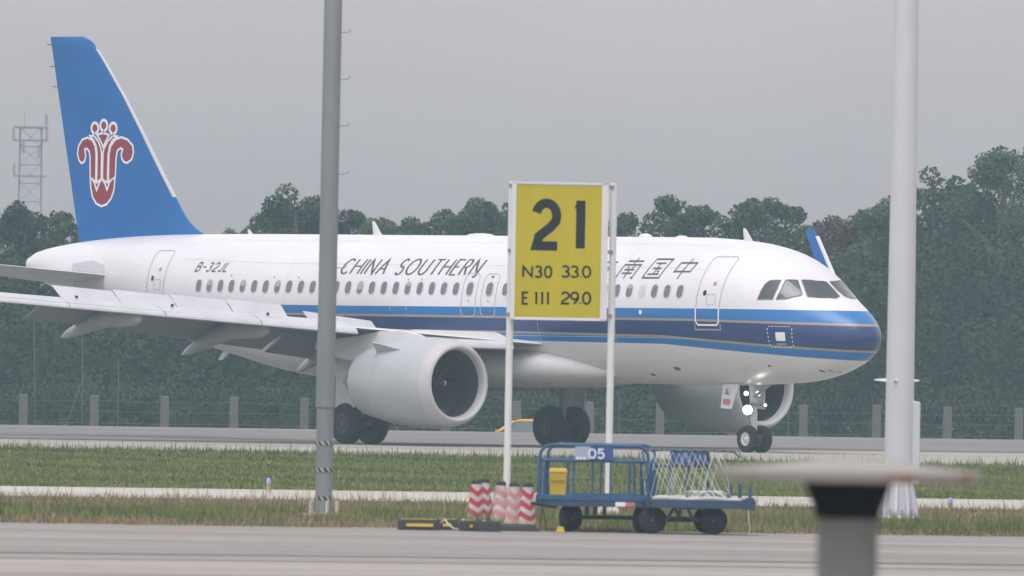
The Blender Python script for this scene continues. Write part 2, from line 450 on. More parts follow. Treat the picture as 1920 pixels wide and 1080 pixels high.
ST = [  # x, top, bottom, half width, level of greatest width
 (.20, 3.26, 3.26, 0.0, 3.26), (.23, 3.40, 3.10, .17, 3.25), (.30, 3.53, 2.95, .32, 3.25), (.42, 3.67, 2.80, .49, 3.25), (.62, 3.84, 2.64, .68, 3.25),
 (.9, 4.03, 2.49, .89, 3.27), (1.25, 4.24, 2.36, 1.10, 3.30), (1.65, 4.46, 2.225, 1.29, 3.34), (2.0, 4.69, 2.13, 1.43, 3.40), (2.35, 4.94, 2.06, 1.55, 3.47),
 (2.7, 5.19, 2.01, 1.65, 3.55), (3.1, 5.41, 1.965, 1.74, 3.62), (3.6, 5.60, 1.945, 1.825, 3.70), (4.2, 5.745, 1.91, 1.885, 3.78), (5.0, 5.865, 1.875, 1.935, 3.85),
 (6.0, 5.94, 1.855, 1.965, 3.91), (7.2, 5.985, 1.85, 1.975, 3.92), (9, 5.99, 1.85, 1.975, 3.92), (15, 5.99, 1.85, 1.975, 3.92), (22.5, 5.99, 1.85, 1.975, 3.92),
 (24.0, 5.99, 1.88, 1.97, 3.93), (25.5, 5.99, 2.06, 1.94, 3.98), (27, 5.985, 2.34, 1.86, 4.08), (29, 5.97, 2.72, 1.68, 4.24), (31, 5.94, 3.10, 1.42, 4.42), (33, 5.86, 3.52, 1.08, 4.62),
 (34.5, 5.76, 3.86, .80, 4.78), (36, 5.60, 4.24, .50, 4.90), (36.9, 5.46, 4.52, .32, 4.98), (37.35, 5.34, 4.70, .22, 5.01), (37.57, 5.22, 4.82, .15, 5.02)]
_t = [math.sqrt(s_[0] - .2) for s_ in ST]
f_top, f_bot, f_hw, f_zm = (pchip(_t, [s_[k] for s_ in ST]) for k in (1, 2, 3, 4))
def fus(x, phi, off=0.0):
    t = math.sqrt(max(0, x - .2)); zm = f_zm(t); c = math.cos(phi)
    b = (f_top(t) - zm) if c > 0 else (zm - f_bot(t))
    return Vector((x, (f_hw(t) + off) * math.sin(phi), zm + (b + off) * c))
def fside(x, z, off=0.0):
    t = math.sqrt(max(0, x - .2)); zm = f_zm(t); b = (f_top(t) - zm) if z > zm else (zm - f_bot(t))
    c = max(-1, min(1, (z - zm) / max(1e-4, b)))
    return fus(x, math.acos(c), off)
def on_side(u, z, off): return fside(-u, z, off)       # u runs forward, so lettering reads tail to nose
def on_skin(u, v, off): return fus(-u, v, off)

def livery():
    m = bpy.data.materials.new('fuselage_paint'); m.use_nodes = True
    n = m.node_tree.nodes; l = m.node_tree.links; b = n['Principled BSDF']
    b.inputs['Roughness'].default_value = .32; b.inputs['Coat Weight'].default_value = .08; b.inputs['Coat Roughness'].default_value = .15
    tc = n.new('ShaderNodeTexCoord'); sp = n.new('ShaderNodeSeparateXYZ'); l.new(tc.outputs['Object'], sp.inputs[0])
    X, Z = sp.outputs[0], sp.outputs[2]
    def lin(x0, x1, v0, v1):
        r = n.new('ShaderNodeMapRange'); r.inputs[1].default_value = x0; r.inputs[2].default_value = x1
        r.inputs[3].default_value = v0; r.inputs[4].default_value = v1; l.new(X, r.inputs[0]); return r.outputs[0]
    def math2(op, a, c):
        q = n.new('ShaderNodeMath'); q.operation = op
        for i, s_ in enumerate((a, c)):
            if isinstance(s_, (int, float)): q.inputs[i].default_value = s_
            else: l.new(s_, q.inputs[i])
        return q.outputs[0]
    bt = lin(5, 20, 3.985, 3.93)
    g1 = lin(0, 6, 3.62, 3.70)
    g2 = math2('ADD', lin(0, 7, 2.87, 3.23), lin(7, 14, 0, .05))
    b2 = math2('ADD', lin(0, 7, 2.57, 2.985), lin(7, 14, 0, .03))
    white = (.70, .70, .715, 1); blue = (.006, .15, .43, 1); navy = (.012, .034, .145, 1); gold = (.34, .27, .17, 1)
    nz = n.new('ShaderNodeTexNoise'); nz.inputs['Scale'].default_value = .6; nz.inputs['Detail'].default_value = 6
    mp = n.new('ShaderNodeMapping'); mp.inputs['Scale'].default_value = (.6, 2, 2.2); l.new(tc.outputs['Object'], mp.inputs[0]); l.new(mp.outputs[0], nz.inputs['Vector'])
    dr = n.new('ShaderNodeMapRange'); dr.inputs[1].default_value = .25; dr.inputs[2].default_value = .75; dr.inputs[3].default_value = .90; dr.inputs[4].default_value = 1.03
    l.new(nz.outputs[0], dr.inputs[0])
    cur = None
    def layer(cur, edge, colr):
        k = math2('LESS_THAN', Z, edge); mx = n.new('ShaderNodeMixRGB')
        l.new(k, mx.inputs[0])
        if isinstance(cur, tuple): mx.inputs[1].default_value = cur
        else: l.new(cur, mx.inputs[1])
        mx.inputs[2].default_value = colr; return mx.outputs[0]
    c = layer(white, bt, blue)
    c = layer(c, g1, gold); c = layer(c, math2('SUBTRACT', g1, .065), navy)
    c = layer(c, g2, gold); c = layer(c, math2('SUBTRACT', g2, .06), blue); c = layer(c, b2, (.68, .68, .67, 1))
    mx = n.new('ShaderNodeMixRGB'); mx.blend_type = 'MULTIPLY'; mx.inputs[0].default_value = 1
    l.new(c, mx.inputs[1]); l.new(dr.outputs[0], mx.inputs[2]); l.new(mx.outputs[0], b.inputs['Base Color'])
    return m
PAINT = livery()
WHITE = mat('white_paint', (.66, .66, .67), .32, var=.04, scale=1.2, coat=.2)
GREYW = mat('light_grey_paint', (.60, .61, .62), .4, var=.05, scale=1.5)
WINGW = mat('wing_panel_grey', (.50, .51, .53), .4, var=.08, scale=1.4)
WINGLO = mat('wing_lower_shaded_grey', (.21, .215, .225), .5, var=.08, scale=1.0)  # lower wing grey, deepened so the underside's shade sits in the colour
NACG = mat('nacelle_grey', (.40, .435, .445), .4, var=.04, scale=1.2, coat=.2)
METAL = mat('bare_metal', (.72, .72, .73), .28, .85, var=.03)
BLUE = mat('tail_blue', (.004, .118, .37), .4, var=.05, scale=.5, spec=.3)
RED = mat('emblem_red', (.25, .016, .035), .5)
EWHITE = mat('emblem_white', (.80, .80, .82), .4)
INK = mat('lettering_dark', (.075, .075, .085), .5)
LINE = mat('panel_line', (.42, .42, .44), .6)
PANE = mat('cabin_pane', (.13, .135, .15), .15, spec=.6)
PANEL = mat('cabin_pane_shade_down', (.55, .55, .56), .4)
COCK = mat('cockpit_glass', (.025, .035, .04), .06, spec=.9)
DARK = mat('dark_interior', (.012, .014, .016), .8)
RUB = mat('tyre_rubber', (.018, .019, .021), .85)
RIM = mat('white_rim', (.70, .70, .70), .4)
HUBD = mat('brake_grey', (.10, .105, .11), .6)
STEEL = mat('gear_steel', (.30, .31, .32), .45, .3)
REDM = mat('red_marking', (.50, .17, .17), .5)

# fuselage shell
ts = sorted(set([i * .045 for i in range(0, 56)] + [math.sqrt(2.5 + .5 * i) for i in range(0, 71)] + [math.sqrt(37.37)]))
ts = [t for t in ts if t * t <= 37.3701]
NA = 96; mb = MB(); secs = []
for t in ts[1:]:
    secs.append([fus(.2 + t * t, 2 * math.pi * j / NA) for j in range(NA)])
mb.loft(secs, cap=False)
tip = len(mb.v); mb.v.append((.2, 0, 3.26)); mb.f += [(tip, (j + 1) % NA, j) for j in range(NA)]
last = (len(secs) - 1) * NA
mb.f.append(tuple(last + j for j in range(NA)))
fuselage = mb.build('fuselage', PAINT, plane, smooth=R(60))
mb = MB(); mb.lathe([(37.50, .14), (37.62, .12), (37.62, .09), (37.45, .09)], 20, 'x', (0, 0, 5.02))
mb.build('exhaust_outlet', STEEL, fuselage, smooth=R(40))

# belly fairing under the wing
bx = [(9.6, .02), (10.4, .28), (11.4, .64), (12.6, .92), (14.5, 1.0), (17.5, 1.0), (19.2, .9), (20.6, .62), (21.8, .3), (22.6, .02)]
secs = []
for (x, k) in bx:
    hw, bot, top = .85 + 1.27 * k, 2.0 - .33 * k, 2.35 + .55 * k
    ring = []
    for j in range(40):
        a = 2 * math.pi * j / 40; ca, sa = math.cos(a), math.sin(a); e = .75
        ring.append(Vector((x, hw * math.copysign(abs(sa) ** e, sa), (bot + top) / 2 + (top - bot) / 2 * math.copysign(abs(ca) ** e, ca))))
    secs.append(ring)
BELLY = mat('belly_fairing_paint', (.58, .58, .575), .4, var=.06, scale=1.0)
MB().loft(secs).build('belly_fairing', BELLY, plane, smooth=R(50))

# cabin windows, exits, doors
wx_ = [27.46 - .53 * i for i in range(23)] + [13.64 - .533 * i for i in range(15)]
for i, x in enumerate(wx_):
    shade = abs(x - 7.77) < .2
    w = decal('cabin_window', [rrect(-x, 4.45, .245, .355, .115)], on_side, .010, PANEL if shade else PANE, fuselage, .12)
    decal('window_surround', ribbon(rrect(-x, 4.45, .262, .372, .125), .035, step=.06, closed=True), on_side, .007, GREYW, fuselage)
for k_ in (1, 4, 7, 11, 14, 18, 25, 31, 33):
    x = wx_[k_]; hgt = (.10, .16, .22)[k_ % 3]
    decal('window_blind', [rrect(-x, 4.45 + .1775 - hgt / 2 - .012, .20, hgt, .05)], on_side, .013, mat('blind', (.36, .36, .37), .5), fuselage, .12)
for x in (15.19, 14.33):
    decal('exit_outline', ribbon(rrect(-x, 4.28, .62, 1.22, .16), .028, step=.08, closed=True), on_side, .006, LINE, fuselage)
    decal('cabin_window', [rrect(-x, 4.45, .245, .355, .115)], on_side, .012, PANE, fuselage, .12)
    decal('window_surround', ribbon(rrect(-x, 4.45, .275, .385, .13), .035, step=.06, closed=True), on_side, .010, LINE, fuselage)
    decal('exit_handle', [rrect(-x, 4.80, .12, .05, .02)], on_side, .008, INK, fuselage)
    decal('exit_mark', [rrect(-x, 4.12, .06, .05, .02)], on_side, .008, REDM, fuselage)
    decal('exit_sill', [rrect(-x, 3.76, .40, .05, .02)], on_side, .010, HUBD, fuselage)

def door(x, z0, z1, w, tilt=0.0):
    pts = [(u, v) for (u, v) in rrect(-x, (z0 + z1) / 2, w, z1 - z0, .14)]
    d = decal('door', ribbon(pts, .032, step=.08, closed=True), on_side, .007, LINE, fuselage)
    decal('door_window', [rrect(-x - .18, z0 + .98 - .08, .13, .15, .06)], on_side, .009, DARK, fuselage, .1)
    decal('door_mark', [rrect(-x + .12, z0 + 1.16, .10, .10, .02)], on_side, .009, REDM, fuselage)
    decal('door_handle', ribbon(rrect(-x + .10, z0 + .72, .34, .30, .06), .018, step=.05, closed=True), on_side, .008, LINE, fuselage)
    decal('door_step_plate', ribbon([(-x - w / 2 - .05, z0 + .05), (-x - w / 2 - .05, z0 - .12), (-x + w / 2 + .05, z0 - .12), (-x + w / 2 + .05, z0 + .05)], .05, step=.06), on_side, .012, STEEL, fuselage)
    return d
door(4.98, 3.52, 5.44, .92)
decal('door_lower_rim', ribbon([(-5.44, 4.0), (-5.44, 3.62), (-5.36, 3.53), (-4.60, 3.53), (-4.52, 3.62), (-4.52, 4.0)], .05, step=.05), on_side, .013, EWHITE, fuselage)
door(29.72, 3.75, 5.47, .90)

# lettering
def word(text, x0, x1, z0, z1, thick, thin, slant, gap, mt=INK):
    h = z1 - z0; wd = abs(x0 - x1) - slant * h
    polys = text_polys(text, h, wd, thick, thin, slant, gap, step=.06)
    for ch in polys: decal('letter', [[(u - x0, v + z0) for (u, v) in q] for q in ch], on_side, .006, mt, fuselage)
word('CHINA', 21.16, 19.04, 4.845, 5.265, .175, .09, .36, .36)
word('SOUTHERN', 18.70, 14.95, 4.845, 5.28, .175, .09, .36, .36)
word('B-32JL', 27.83, 26.22, 4.87, 5.12, .17, None, .40, .36)
# the airline's Chinese name, drawn as pen strokes on a unit square
def cjk():
    zhong = [[(.5, 1.0), (.5, 0)], [(.12, .78), (.88, .78), (.88, .36), (.12, .36)], [(.12, .82), (.12, .30)]]
    guo = [[(.1, 0), (.1, .95), (.9, .95), (.9, 0)], [(.1, .04), (.9, .04)], [(.27, .75), (.73, .75)], [(.30, .50), (.70, .50)], [(.24, .22), (.76, .22)], [(.5, .75), (.5, .22)], [(.60, .40), (.70, .30)]]
    nan = [[(.5, 1.0), (.5, .68)], [(.12, .84), (.88, .84)], [(.1, 0), (.1, .66), (.9, .66), (.9, .02), (.80, .06)], [(.35, .58), (.42, .48)], [(.65, .58), (.58, .48)], [(.26, .42), (.74, .42)], [(.26, .25), (.74, .25)], [(.5, .42), (.5, 0)]]
    fang = [[(.48, 1.0), (.55, .86)], [(.05, .78), (.95, .78)], [(.42, .78), (.40, .45), (.28, .2), (.08, 0)], [(.40, .50), (.80, .50), (.76, .05), (.60, .04)]]
    hang = [[(.22, 1), (.15, .85)], [(.10, .84), (.40, .84), (.40, .02), (.32, .05)], [(.10, .84), (.10, .3), (.02, 0)], [(.02, .48), (.48, .48)], [(.22, .72), (.28, .62)], [(.22, .36), (.28, .26)], [(.70, 1), (.75, .86)], [(.52, .78), (.98, .78)], [(.62, .6), (.62, .2), (.50, 0)], [(.62, .6), (.84, .6), (.84, .08), (.97, .08), (.97, .2)]]
    kong = [[(.48, 1), (.54, .9)], [(.08, .70), (.08, .84), (.92, .84), (.92, .70)], [(.38, .72), (.32, .58), (.12, .48)], [(.62, .72), (.62, .58), (.88, .52)], [(.22, .38), (.78, .38)], [(.5, .38), (.5, .04)], [(.08, .04), (.92, .04)]]
    return [kong, hang, fang, nan, guo, zhong]
for i, gl in enumerate(cjk()):
    xl = 12.55 - 1.135 * i
    polys = []
    for s_ in gl: polys += ribbon([(p[0] * .86, p[1] * .58) for p in s_], .048, step=.06)
    decal('letter', [[(u + .42 * v - xl, v + 4.80) for (u, v) in q] for q in polys], on_side, .006, INK, fuselage)

# cockpit windows on the nose (station, angle from the top)
def cockwin(pts, name='cockpit_window', sgn=1):
    polys = [[(-x, sgn * a) for (x, a) in pts]]
    if sgn < 0: polys = [polys[0][::-1]]
    w = decal(name, polys, on_skin, .012, COCK, fuselage, .07)
    decal('window_gasket', ribbon(polys[0], .022, step=.05, closed=True), on_skin, .016, HUBD, fuselage)
COCKPTS = []
COCKPTS = [
 [(3.179, 1.216), (3.159, 1.053), (3.137, .95), (3.066, .86), (2.793, .754), (2.737, .929), (2.735, 1.126)],
 [(2.623, 1.094), (2.626, .901), (2.688, .697), (2.457, .542), (2.273, .624), (2.10, .716), (2.089, .764), (2.371, .991)],
 [(2.40, .477), (2.19, .235), (2.12, .045), (1.80, .045), (1.50, .085), (1.449, .247), (1.67, .517), (1.931, .70), (2.141, .587)]]
for P_ in COCKPTS:
    cockwin(P_); cockwin(P_, sgn=-1)

# small fittings on the skin
def blade_antenna(x, z0, z1, l0, l1, rake, y=0, t=.03):
    s0 = [(x - l0 / 2, y, z0), (x, y + t, z0), (x + l0 / 2, y, z0), (x, y - t, z0)]
    s1 = [(x + rake - l1 / 2, y, z1), (x + rake, y + t * .4, z1), (x + rake + l1 / 2, y, z1), (x + rake, y - t * .4, z1)]
    return MB().loft([s0, s1]).build('blade_antenna', WHITE, fuselage)
blade_antenna(21.55, 5.96, 6.38, .42, .12, .22)
blade_antenna(5.45, 5.85, 6.25, .42, .12, .20)
blade_antenna(27.3, 5.95, 6.12, .25, .1, .1)
def dome(x, l, w, h):
    secs = []
    for i in range(9):
        t = math.pi * i / 8; k = max(.03, math.sin(t) ** .6)
        secs.append([Vector((x - l / 2 * math.cos(t), w * k * math.cos(a), f_top(math.sqrt(x - .2)) - .03 + (h + .03) * k * max(0, math.sin(a)))) for a in [math.pi * j / 8 for j in range(9)]])
    MB().loft(secs).build('antenna_dome', WHITE, fuselage, smooth=R(60))
dome(17.0, 1.0, .3, .07); dome(9.85, .45, .16, .10); dome(8.3, .4, .15, .05)
blade_antenna(28.3, 2.56, 2.30, .35, .2, .3)
blade_antenna(20.0, 1.86, 1.62, .4, .15, .2)
for (x, z, w, h) in ((7.0, 2.30, .26, .10), (3.15, 2.42, .12, .05), (8.3, 2.12, .2, .06), (1.7, 2.31, .08, .08), (1.5, 2.31, .08, .08)):
    decal('skin_port', [rrect(-x, z, w, h, min(w, h) * .45)], on_side, .006, HUBD, fuselage, .1)
decal('ground_power_panel', [rrect(-2.35, 3.24, .30, .24, .02)], on_side, .007, EWHITE, fuselage, .1)
dash = []
for k in range(7):
    for (a, b) in ((-.34 + .1 * k, .30), (-.34 + .1 * k, -.28)):
        dash.append(rrect(-2.35 + a, 3.22 + b, .05, .02, .005, 2))
for k in range(5):
    for sx in (-.40, .36): dash.append(rrect(-2.35 + sx, 3.0 + .11 * k, .025, .05, .005, 2))
decal('panel_marking', dash, on_side, .007, EWHITE, fuselage)['kind'] = 'stuff'
decal('panel_caption', [rrect(-2.35 + .02 * k, 3.035, .30, .03, .005, 2) for k in (0,)], on_side, .008, LINE, fuselage)
for (x, z) in ((24.0, 4.72), (26.0, 4.75), (18.0, 4.70), (17.4, 4.70), (22.9, 4.72)):
    decal('skin_mark', [rrect(-x, z, .05, .06, .02, 2)], on_side, .006, REDM, fuselage)
for (x, z) in ((18.6, 3.86), (17.9, 3.86)):
    decal('skin_mark', [rrect(-x, z, .08, .07, .02, 2)], on_side, .006, REDM, fuselage)
decal('static_port', [rrect(-7.75, 3.86, .13, .13, .06)], on_side, .006, EWHITE, fuselage)
# thin panel seams round the skin
for x in (8.9, 12.2, 23.4, 31.6, 33.6):
    pts = [(-x, a) for a in [0.25 + i * .06 for i in range(48)]]
    decal('skin_seam', ribbon(pts, .012, step=.08), on_skin, .004, mat('seam', (.56, .56, .57), .6), fuselage)

for a_ in (.45, .95, 1.95, 2.35):
    decal('lap_joint', ribbon([(-x_, a_) for x_ in [5.2 + .5 * i for i in range(48)]], .006, step=.3), on_skin, .004, mat('seam', (.56, .56, .57), .6), fuselage)
# tail fin
f_le = pchip([5.3, 5.75, 5.92, 6.1, 6.4, 7.05, 11.45, 11.66, 11.78], [28.9, 28.95, 29.3, 29.75, 30.2, 30.77, 34.60, 34.86, 35.25])
f_te = lambda z: 35.14 + (z - 5.3) * (36.78 - 35.14) / (11.78 - 5.3)
def air(t): return 2.6 * (.2969 * math.sqrt(t) - .126 * t - .3516 * t * t + .2843 * t**3 - .1015 * t**4)
XC = [0, .003, .01, .025, .05, .09, .15, .22, .3, .4, .5, .6, .7, .8, .9, 1.0]
def finthick(z): return .62 * (1 - .45 * (z - 5.3) / 6.5) * (1.0 if z < 11.6 else max(.25, 1 - (z - 11.6) / .24))
def fin_y(x, z):
    a, b = f_le(z), f_te(z); t = min(1, max(0, (x - a) / (b - a)))
    return air(t) * finthick(z) / 2 * 1.25
secs = []
for z in [5.3, 5.6, 5.75, 5.85, 5.92, 6.0, 6.1, 6.25, 6.4, 6.7, 7.05, 7.6, 8.2, 8.8, 9.4, 10, 10.6, 11.1, 11.45, 11.56, 11.66, 11.73, 11.78]:
    a, b = f_le(z), f_te(z); ring = [Vector((a + t * (b - a), air(t) * finthick(z) / 2 * 1.25, z)) for t in XC]
    ring += [Vector((p.x, -p.y, p.z)) for p in ring[1:-1][::-1]]
    secs.append(ring)
fin = MB().loft(secs).build('fin', BLUE, plane, smooth=R(50))
secs = []
for z in [7.05, 7.6, 8.2, 9, 10, 11, 11.42]:
    a, b = f_le(z), f_te(z); ring = []
    for t in [.026, .016, .008, .002, 0]:
        ring.append(Vector((a - .02 + t * (b - a), air(t) * finthick(z) / 2 * 1.25 + .012, z)))
    ring += [Vector((p.x, -p.y, p.z)) for p in ring[:-1][::-1]]
    secs.append(ring)
MB().loft(secs, cap=True, closed=True).build('leading_edge', mat('fin_edge_grey', (.52, .53, .55), .5), fin, smooth=R(60))
for z in (11.55, 10.9, 10.3): # static wicks at the trailing edge
    MB().tube([(f_te(z), 0, z), (f_te(z) + .22, 0, z)], .012, 5).build('static_wick', DARK, fin)
def on_fin(u, z, off):
    return Vector((-u, fin_y(-u, z) + off, z))
_hinge = [(-(f_le(z) + .72 * (f_te(z) - f_le(z))), z) for z in [5.9 + .2 * i for i in range(29)]]
decal('rudder_seam', ribbon(_hinge, .03, step=.1), on_fin, .004, mat('seam_blue', (.02, .09, .32), .5), fin)
# emblem, measured in a 982 x 1080 grid
def lg(p):
    px, py = 100 + p[0] / 4.91, 200 + p[1] / 4.91
    return (-(36.34 - (px - 100) * .02545), 9.72 - (py - 200) * .01568)
E_ = {
 'calyx': [(312, 668), (318, 760), (335, 840), (370, 900), (420, 925), (470, 905), (510, 850), (535, 770), (543, 665), (515, 676), (490, 708), (470, 775), (450, 715), (420, 672), (395, 712), (372, 778), (350, 708), (332, 680)],
 'pl': [(362, 700), (364, 450), (354, 370), (325, 312), (282, 290), (232, 308), (197, 368), (188, 440), (203, 500), (228, 528), (254, 512), (266, 470), (263, 430), (256, 400), (276, 391), (298, 416), (308, 470), (310, 660), (335, 676)],
 'pr': [(482, 700), (484, 450), (498, 370), (538, 310), (592, 286), (650, 308), (698, 365), (706, 430), (692, 490), (652, 525), (618, 512), (602, 480), (597, 440), (608, 400), (588, 388), (562, 410), (551, 470), (545, 655), (512, 676)],
 'il': [(372, 705), (374, 450), (364, 370), (340, 315), (300, 272), (345, 275), (385, 330), (407, 390), (415, 430), (415, 668), (394, 690)],
 'ir': [(426, 668), (428, 430), (440, 385), (470, 325), (515, 275), (562, 278), (515, 315), (488, 370), (476, 450), (472, 705), (450, 695)],
 'top': [(372, 268), (400, 254), (425, 250), (452, 254), (482, 268), (455, 318), (428, 380), (402, 315)]}
wl_ = []; rd = []
for k, p in E_.items():
    rd.append([lg(q) for q in p]); wl_ += ribbon([lg(q) for q in p], .062, step=.08, closed=True)
for (cx, cy) in ((350, 203), (432, 178), (518, 205)):
    el = [(cx + 24 * math.cos(t), cy + 40 * math.sin(t)) for t in [2 * math.pi * i / 20 for i in range(20)]]
    rd.append([lg(q) for q in el])
    wl_ += ribbon([lg((cx + 32 * math.cos(t), cy + 50 * math.sin(t))) for t in [2 * math.pi * i / 20 for i in range(20)]], .085, step=.08, closed=True)
decal('emblem', rd, on_fin, .005, RED, fin, .18)
decal('emblem_outline', wl_, on_fin, .009, EWHITE, fin)
stems = []
for (cx, cy) in ((350, 240), (432, 215), (518, 240)): stems += ribbon([lg((cx, cy)), lg((cx, cy + 40))], .04)
decal('emblem_stem', stems, on_fin, .012, RED, fin)

# wings, tailplanes
def sect(xle, zle, chord, y, tc, twist=0.0, camber=.02, xcs=XC):
    up, lo = [], []
    for t in xcs:
        th = air(t) * tc / 2 * chord * .95; cb = camber * chord * math.sin(math.pi * t) ** .8 if 0 < t < 1 else 0
        px, pu, pl = t * chord, cb + th, cb - th
        dz = -math.tan(twist) * px
        up.append(Vector((xle + px, y, zle + pu + dz))); lo.append(Vector((xle + px, y, zle + pl + dz)))
    return up + lo[1:-1][::-1] if xcs[-1] == 1.0 else up + lo[1:][::-1]
LEx = lambda l: 12.35 + .51 * (l - 1.97)
LEz = lambda l: 2.93 + .077 * (l - 1.97)
def TEx(l): return 18.35 if l < 6.4 else 18.35 + (l - 6.4) * .285
def TCk(l): return .15 - .04 * min(1, l / 12)
FLAPCUT = .80
def wing(sg):
    secs = []
    for l in [1.2, 1.97, 3, 4.2, 5.4, 6.4, 8, 10, 12, 14, 16, 17.0]:
        c = TEx(l) - LEx(l); cut = FLAPCUT if l < 14 else 1.0
        secs.append(sect(LEx(l), LEz(l), c, sg * l, TCk(l), R(2.2 - .15 * l), .018, [t for t in XC if t <= .8] + [FLAPCUT + 1e-4, 0.999] if False else XC))
    w = MB().loft(secs).build('wing', GREYW, plane, smooth=R(40))
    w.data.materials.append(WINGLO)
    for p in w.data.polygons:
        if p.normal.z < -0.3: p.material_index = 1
    # slats: drooped nose pieces in front of the leading edge
    for (a, b) in ((2.55, 4.7), (6.55, 9.0), (9.03, 11.45), (11.48, 13.9), (13.93, 16.6)):
        ss = []
        for i in range(5):
            l = a + (b - a) * i / 4; c = TEx(l) - LEx(l); k = .80 if l < 5 else .60 - .012 * (l - 6)
            x0, z0 = LEx(l) - .12 * k / .6, LEz(l) - .075 - (.15 * (l - 2.4) / 2.3 if l < 5 else 0)
            prof = [(.66, .265), (.45, .225), (.28, .165), (.14, .09), (.05, .025), (.005, -.04), (.0, -.085), (.04, -.115), (.14, -.11), (.32, -.02), (.46, .09), (.60, .21)]
            ss.append([Vector((x0 + px * k / .6, sg * l, z0 + pz * k / .6)) for (px, pz) in prof])
        s_ = MB().loft(ss).build('slat', WINGW, w, smooth=R(45))
        if a > 6:
            MB().box(LEx(b) + .06, LEx(b) + .12, sg * (b - .35) - .03, sg * (b - .35) + .03, LEz(b) + .12, LEz(b) + .20).build('slat_vent', DARK, s_)
    # flaps, extended and drooped
    for (a, b) in ((2.15, 6.3), (6.45, 13.6)):
        ss = []
        for i in range(6):
            l = a + (b - a) * i / 5; c = TEx(l) - LEx(l); tz = LEz(l) - math.tan(R(2.2 - .15 * l)) * c
            fc = 1.25 if l < 6.4 else 1.15 - .035 * (l - 6.4)
            x0, z0 = TEx(l) - .42, tz + .02; d = R(31)
            pr = [(0, 0), (.03, .05), (.12, .085), (.3, .09), (.6, .055), (1, 0), (.6, -.02), (.3, -.05), (.1, -.05), (.02, -.03)]
            ss.append([Vector((x0 + fc * (px * math.cos(d) + pz * math.sin(d)), sg * l, z0 + fc * (-px * math.sin(d) + pz * math.cos(d)))) for (px, pz) in pr])
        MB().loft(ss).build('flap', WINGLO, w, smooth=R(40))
    # aileron seam is part of the wing; spoilers, raised
    for (a, b, ang, L) in ((3.3, 5.85, 42, .72), (6.60, 8.236, 46, .80), (8.246, 9.896, 43.5, .785), (9.906, 11.574, 41, .77), (11.584, 13.35, 38, .75)):
        vs = []
        for l in (a, b):
            c = TEx(l) - LEx(l); hx = TEx(l) - 1.02; t = (hx - LEx(l)) / c
            hz = LEz(l) + .018 * c * math.sin(math.pi * t) ** .8 + air(t) * TCk(l) / 2 * c * .95 - math.tan(R(2.2 - .15 * l)) * t * c + .012
            e = R(ang)
            for (q, n_) in ((0, 0), (L, 0), (L, -.025), (0, -.05)):
                vs.append(Vector((hx + q * math.cos(e) - n_ * math.sin(e) * -1, sg * l, hz + q * math.sin(e) + n_ * math.cos(e))))
        MB().loft([vs[:4], vs[4:]]).build('spoiler', WINGW, w)
    # flap track fairings
    for (l, xe, ze, L) in ((4.55, 19.65, 2.02, 3.6), (8.55, 19.95, 2.44, 3.9), (12.0, 21.1, 2.88, 3.6)):
        xs = [0, .04, .12, .25, .42, .6, .78, .92, 1.0]; rr = [.05, .55, .85, 1.0, 1.0, .92, .75, .5, .06]
        ss = []
        for x, r in zip(xs, rr):
            X = xe - L + L * x; zt = LEz(l) - .26; k = max(0, (x - .42) / .58)
            zc = zt + (ze - zt) * k ** 1.15
            ss.append([Vector((X, sg * l + .17 * r * math.cos(t), zc + (.27 if l < 13 else .22) * r * math.sin(t))) for t in [2 * math.pi * j / 14 for j in range(14)]])
        MB().loft(ss).build('flap_track_fairing', mat('fairing_grey', (.30, .31, .325), .45, var=.06), w, smooth=R(50))
    # sharklet
    ss = []; wl2 = []
    for i in range(15):
        t = i / 14.0
        if t < .3: a = t / .3 * R(72); yy = 17.0 + .62 * math.sin(a) ; zz = LEz(17) + .62 * (1 - math.cos(a))
        else:
            a = R(72); d = (t - .3) / .7 * 2.0; yy = 17.0 + .62 * math.sin(a) + d * math.cos(R(80)); zz = LEz(17) + .62 * (1 - math.cos(a)) + d * math.sin(R(80))
        ch = 1.42 - .55 * min(1, t / .5) - .35 * t
        xl = LEx(17) + .55 * t + .45 * min(1, t / .3) + 1.65 * max(0, t - .12) / .88
        if i == 14: xl += .12; ch -= .14
        a = min(a, R(80)); ring = []
        for (tt, sn) in [(q, 1) for q in XC] + [(q, -1) for q in XC[1:-1][::-1]]:
            th = air(tt) * .09 * ch / 2 * sn
            ring.append(Vector((xl + tt * ch, sg * (yy - th * math.sin(a)), zz + th * math.cos(a))))
        ss.append(ring)
        wl2.append((xl, ch, yy, zz))
    sk = MB().loft(ss).build('sharklet', BLUE, w, smooth=R(45))
    ed = []
    for (xl, ch, yy, zz) in wl2[1:-1]:
        ed.append([Vector((xl + .30 * ch * 0.75, sg * yy + .035, zz)), Vector((xl + .1 * ch, sg * yy + .05, zz)), Vector((xl - .012, sg * yy, zz)), Vector((xl + .1 * ch, sg * yy - .05, zz)), Vector((xl + .30 * ch * 0.75, sg * yy - .035, zz))])
    MB().loft(ed).build('leading_edge', WHITE, sk, smooth=R(60))
    return w, wl2
w_s, _ = wing(1)
w_p, shk = wing(-1)
_sk = [c for c in w_p.children if c.name.startswith('sharklet')][0]
_xl, _ch, _yy, _zz = shk[8]
_pts = [(.30 + .17 * (1 + .35 * math.cos(5 * a)) * math.cos(a), .17 * (1 + .35 * math.cos(5 * a)) * math.sin(a)) for a in [2 * math.pi * i / 30 for i in range(30)]]
MB().add([(_xl + .30 + u, -(_yy + v * math.cos(R(80))) + .06, _zz + v) for (u, v) in _pts], [tuple(range(30))]).build('emblem', mat('emblem_pink', (.62, .22, .24), .5), _sk)

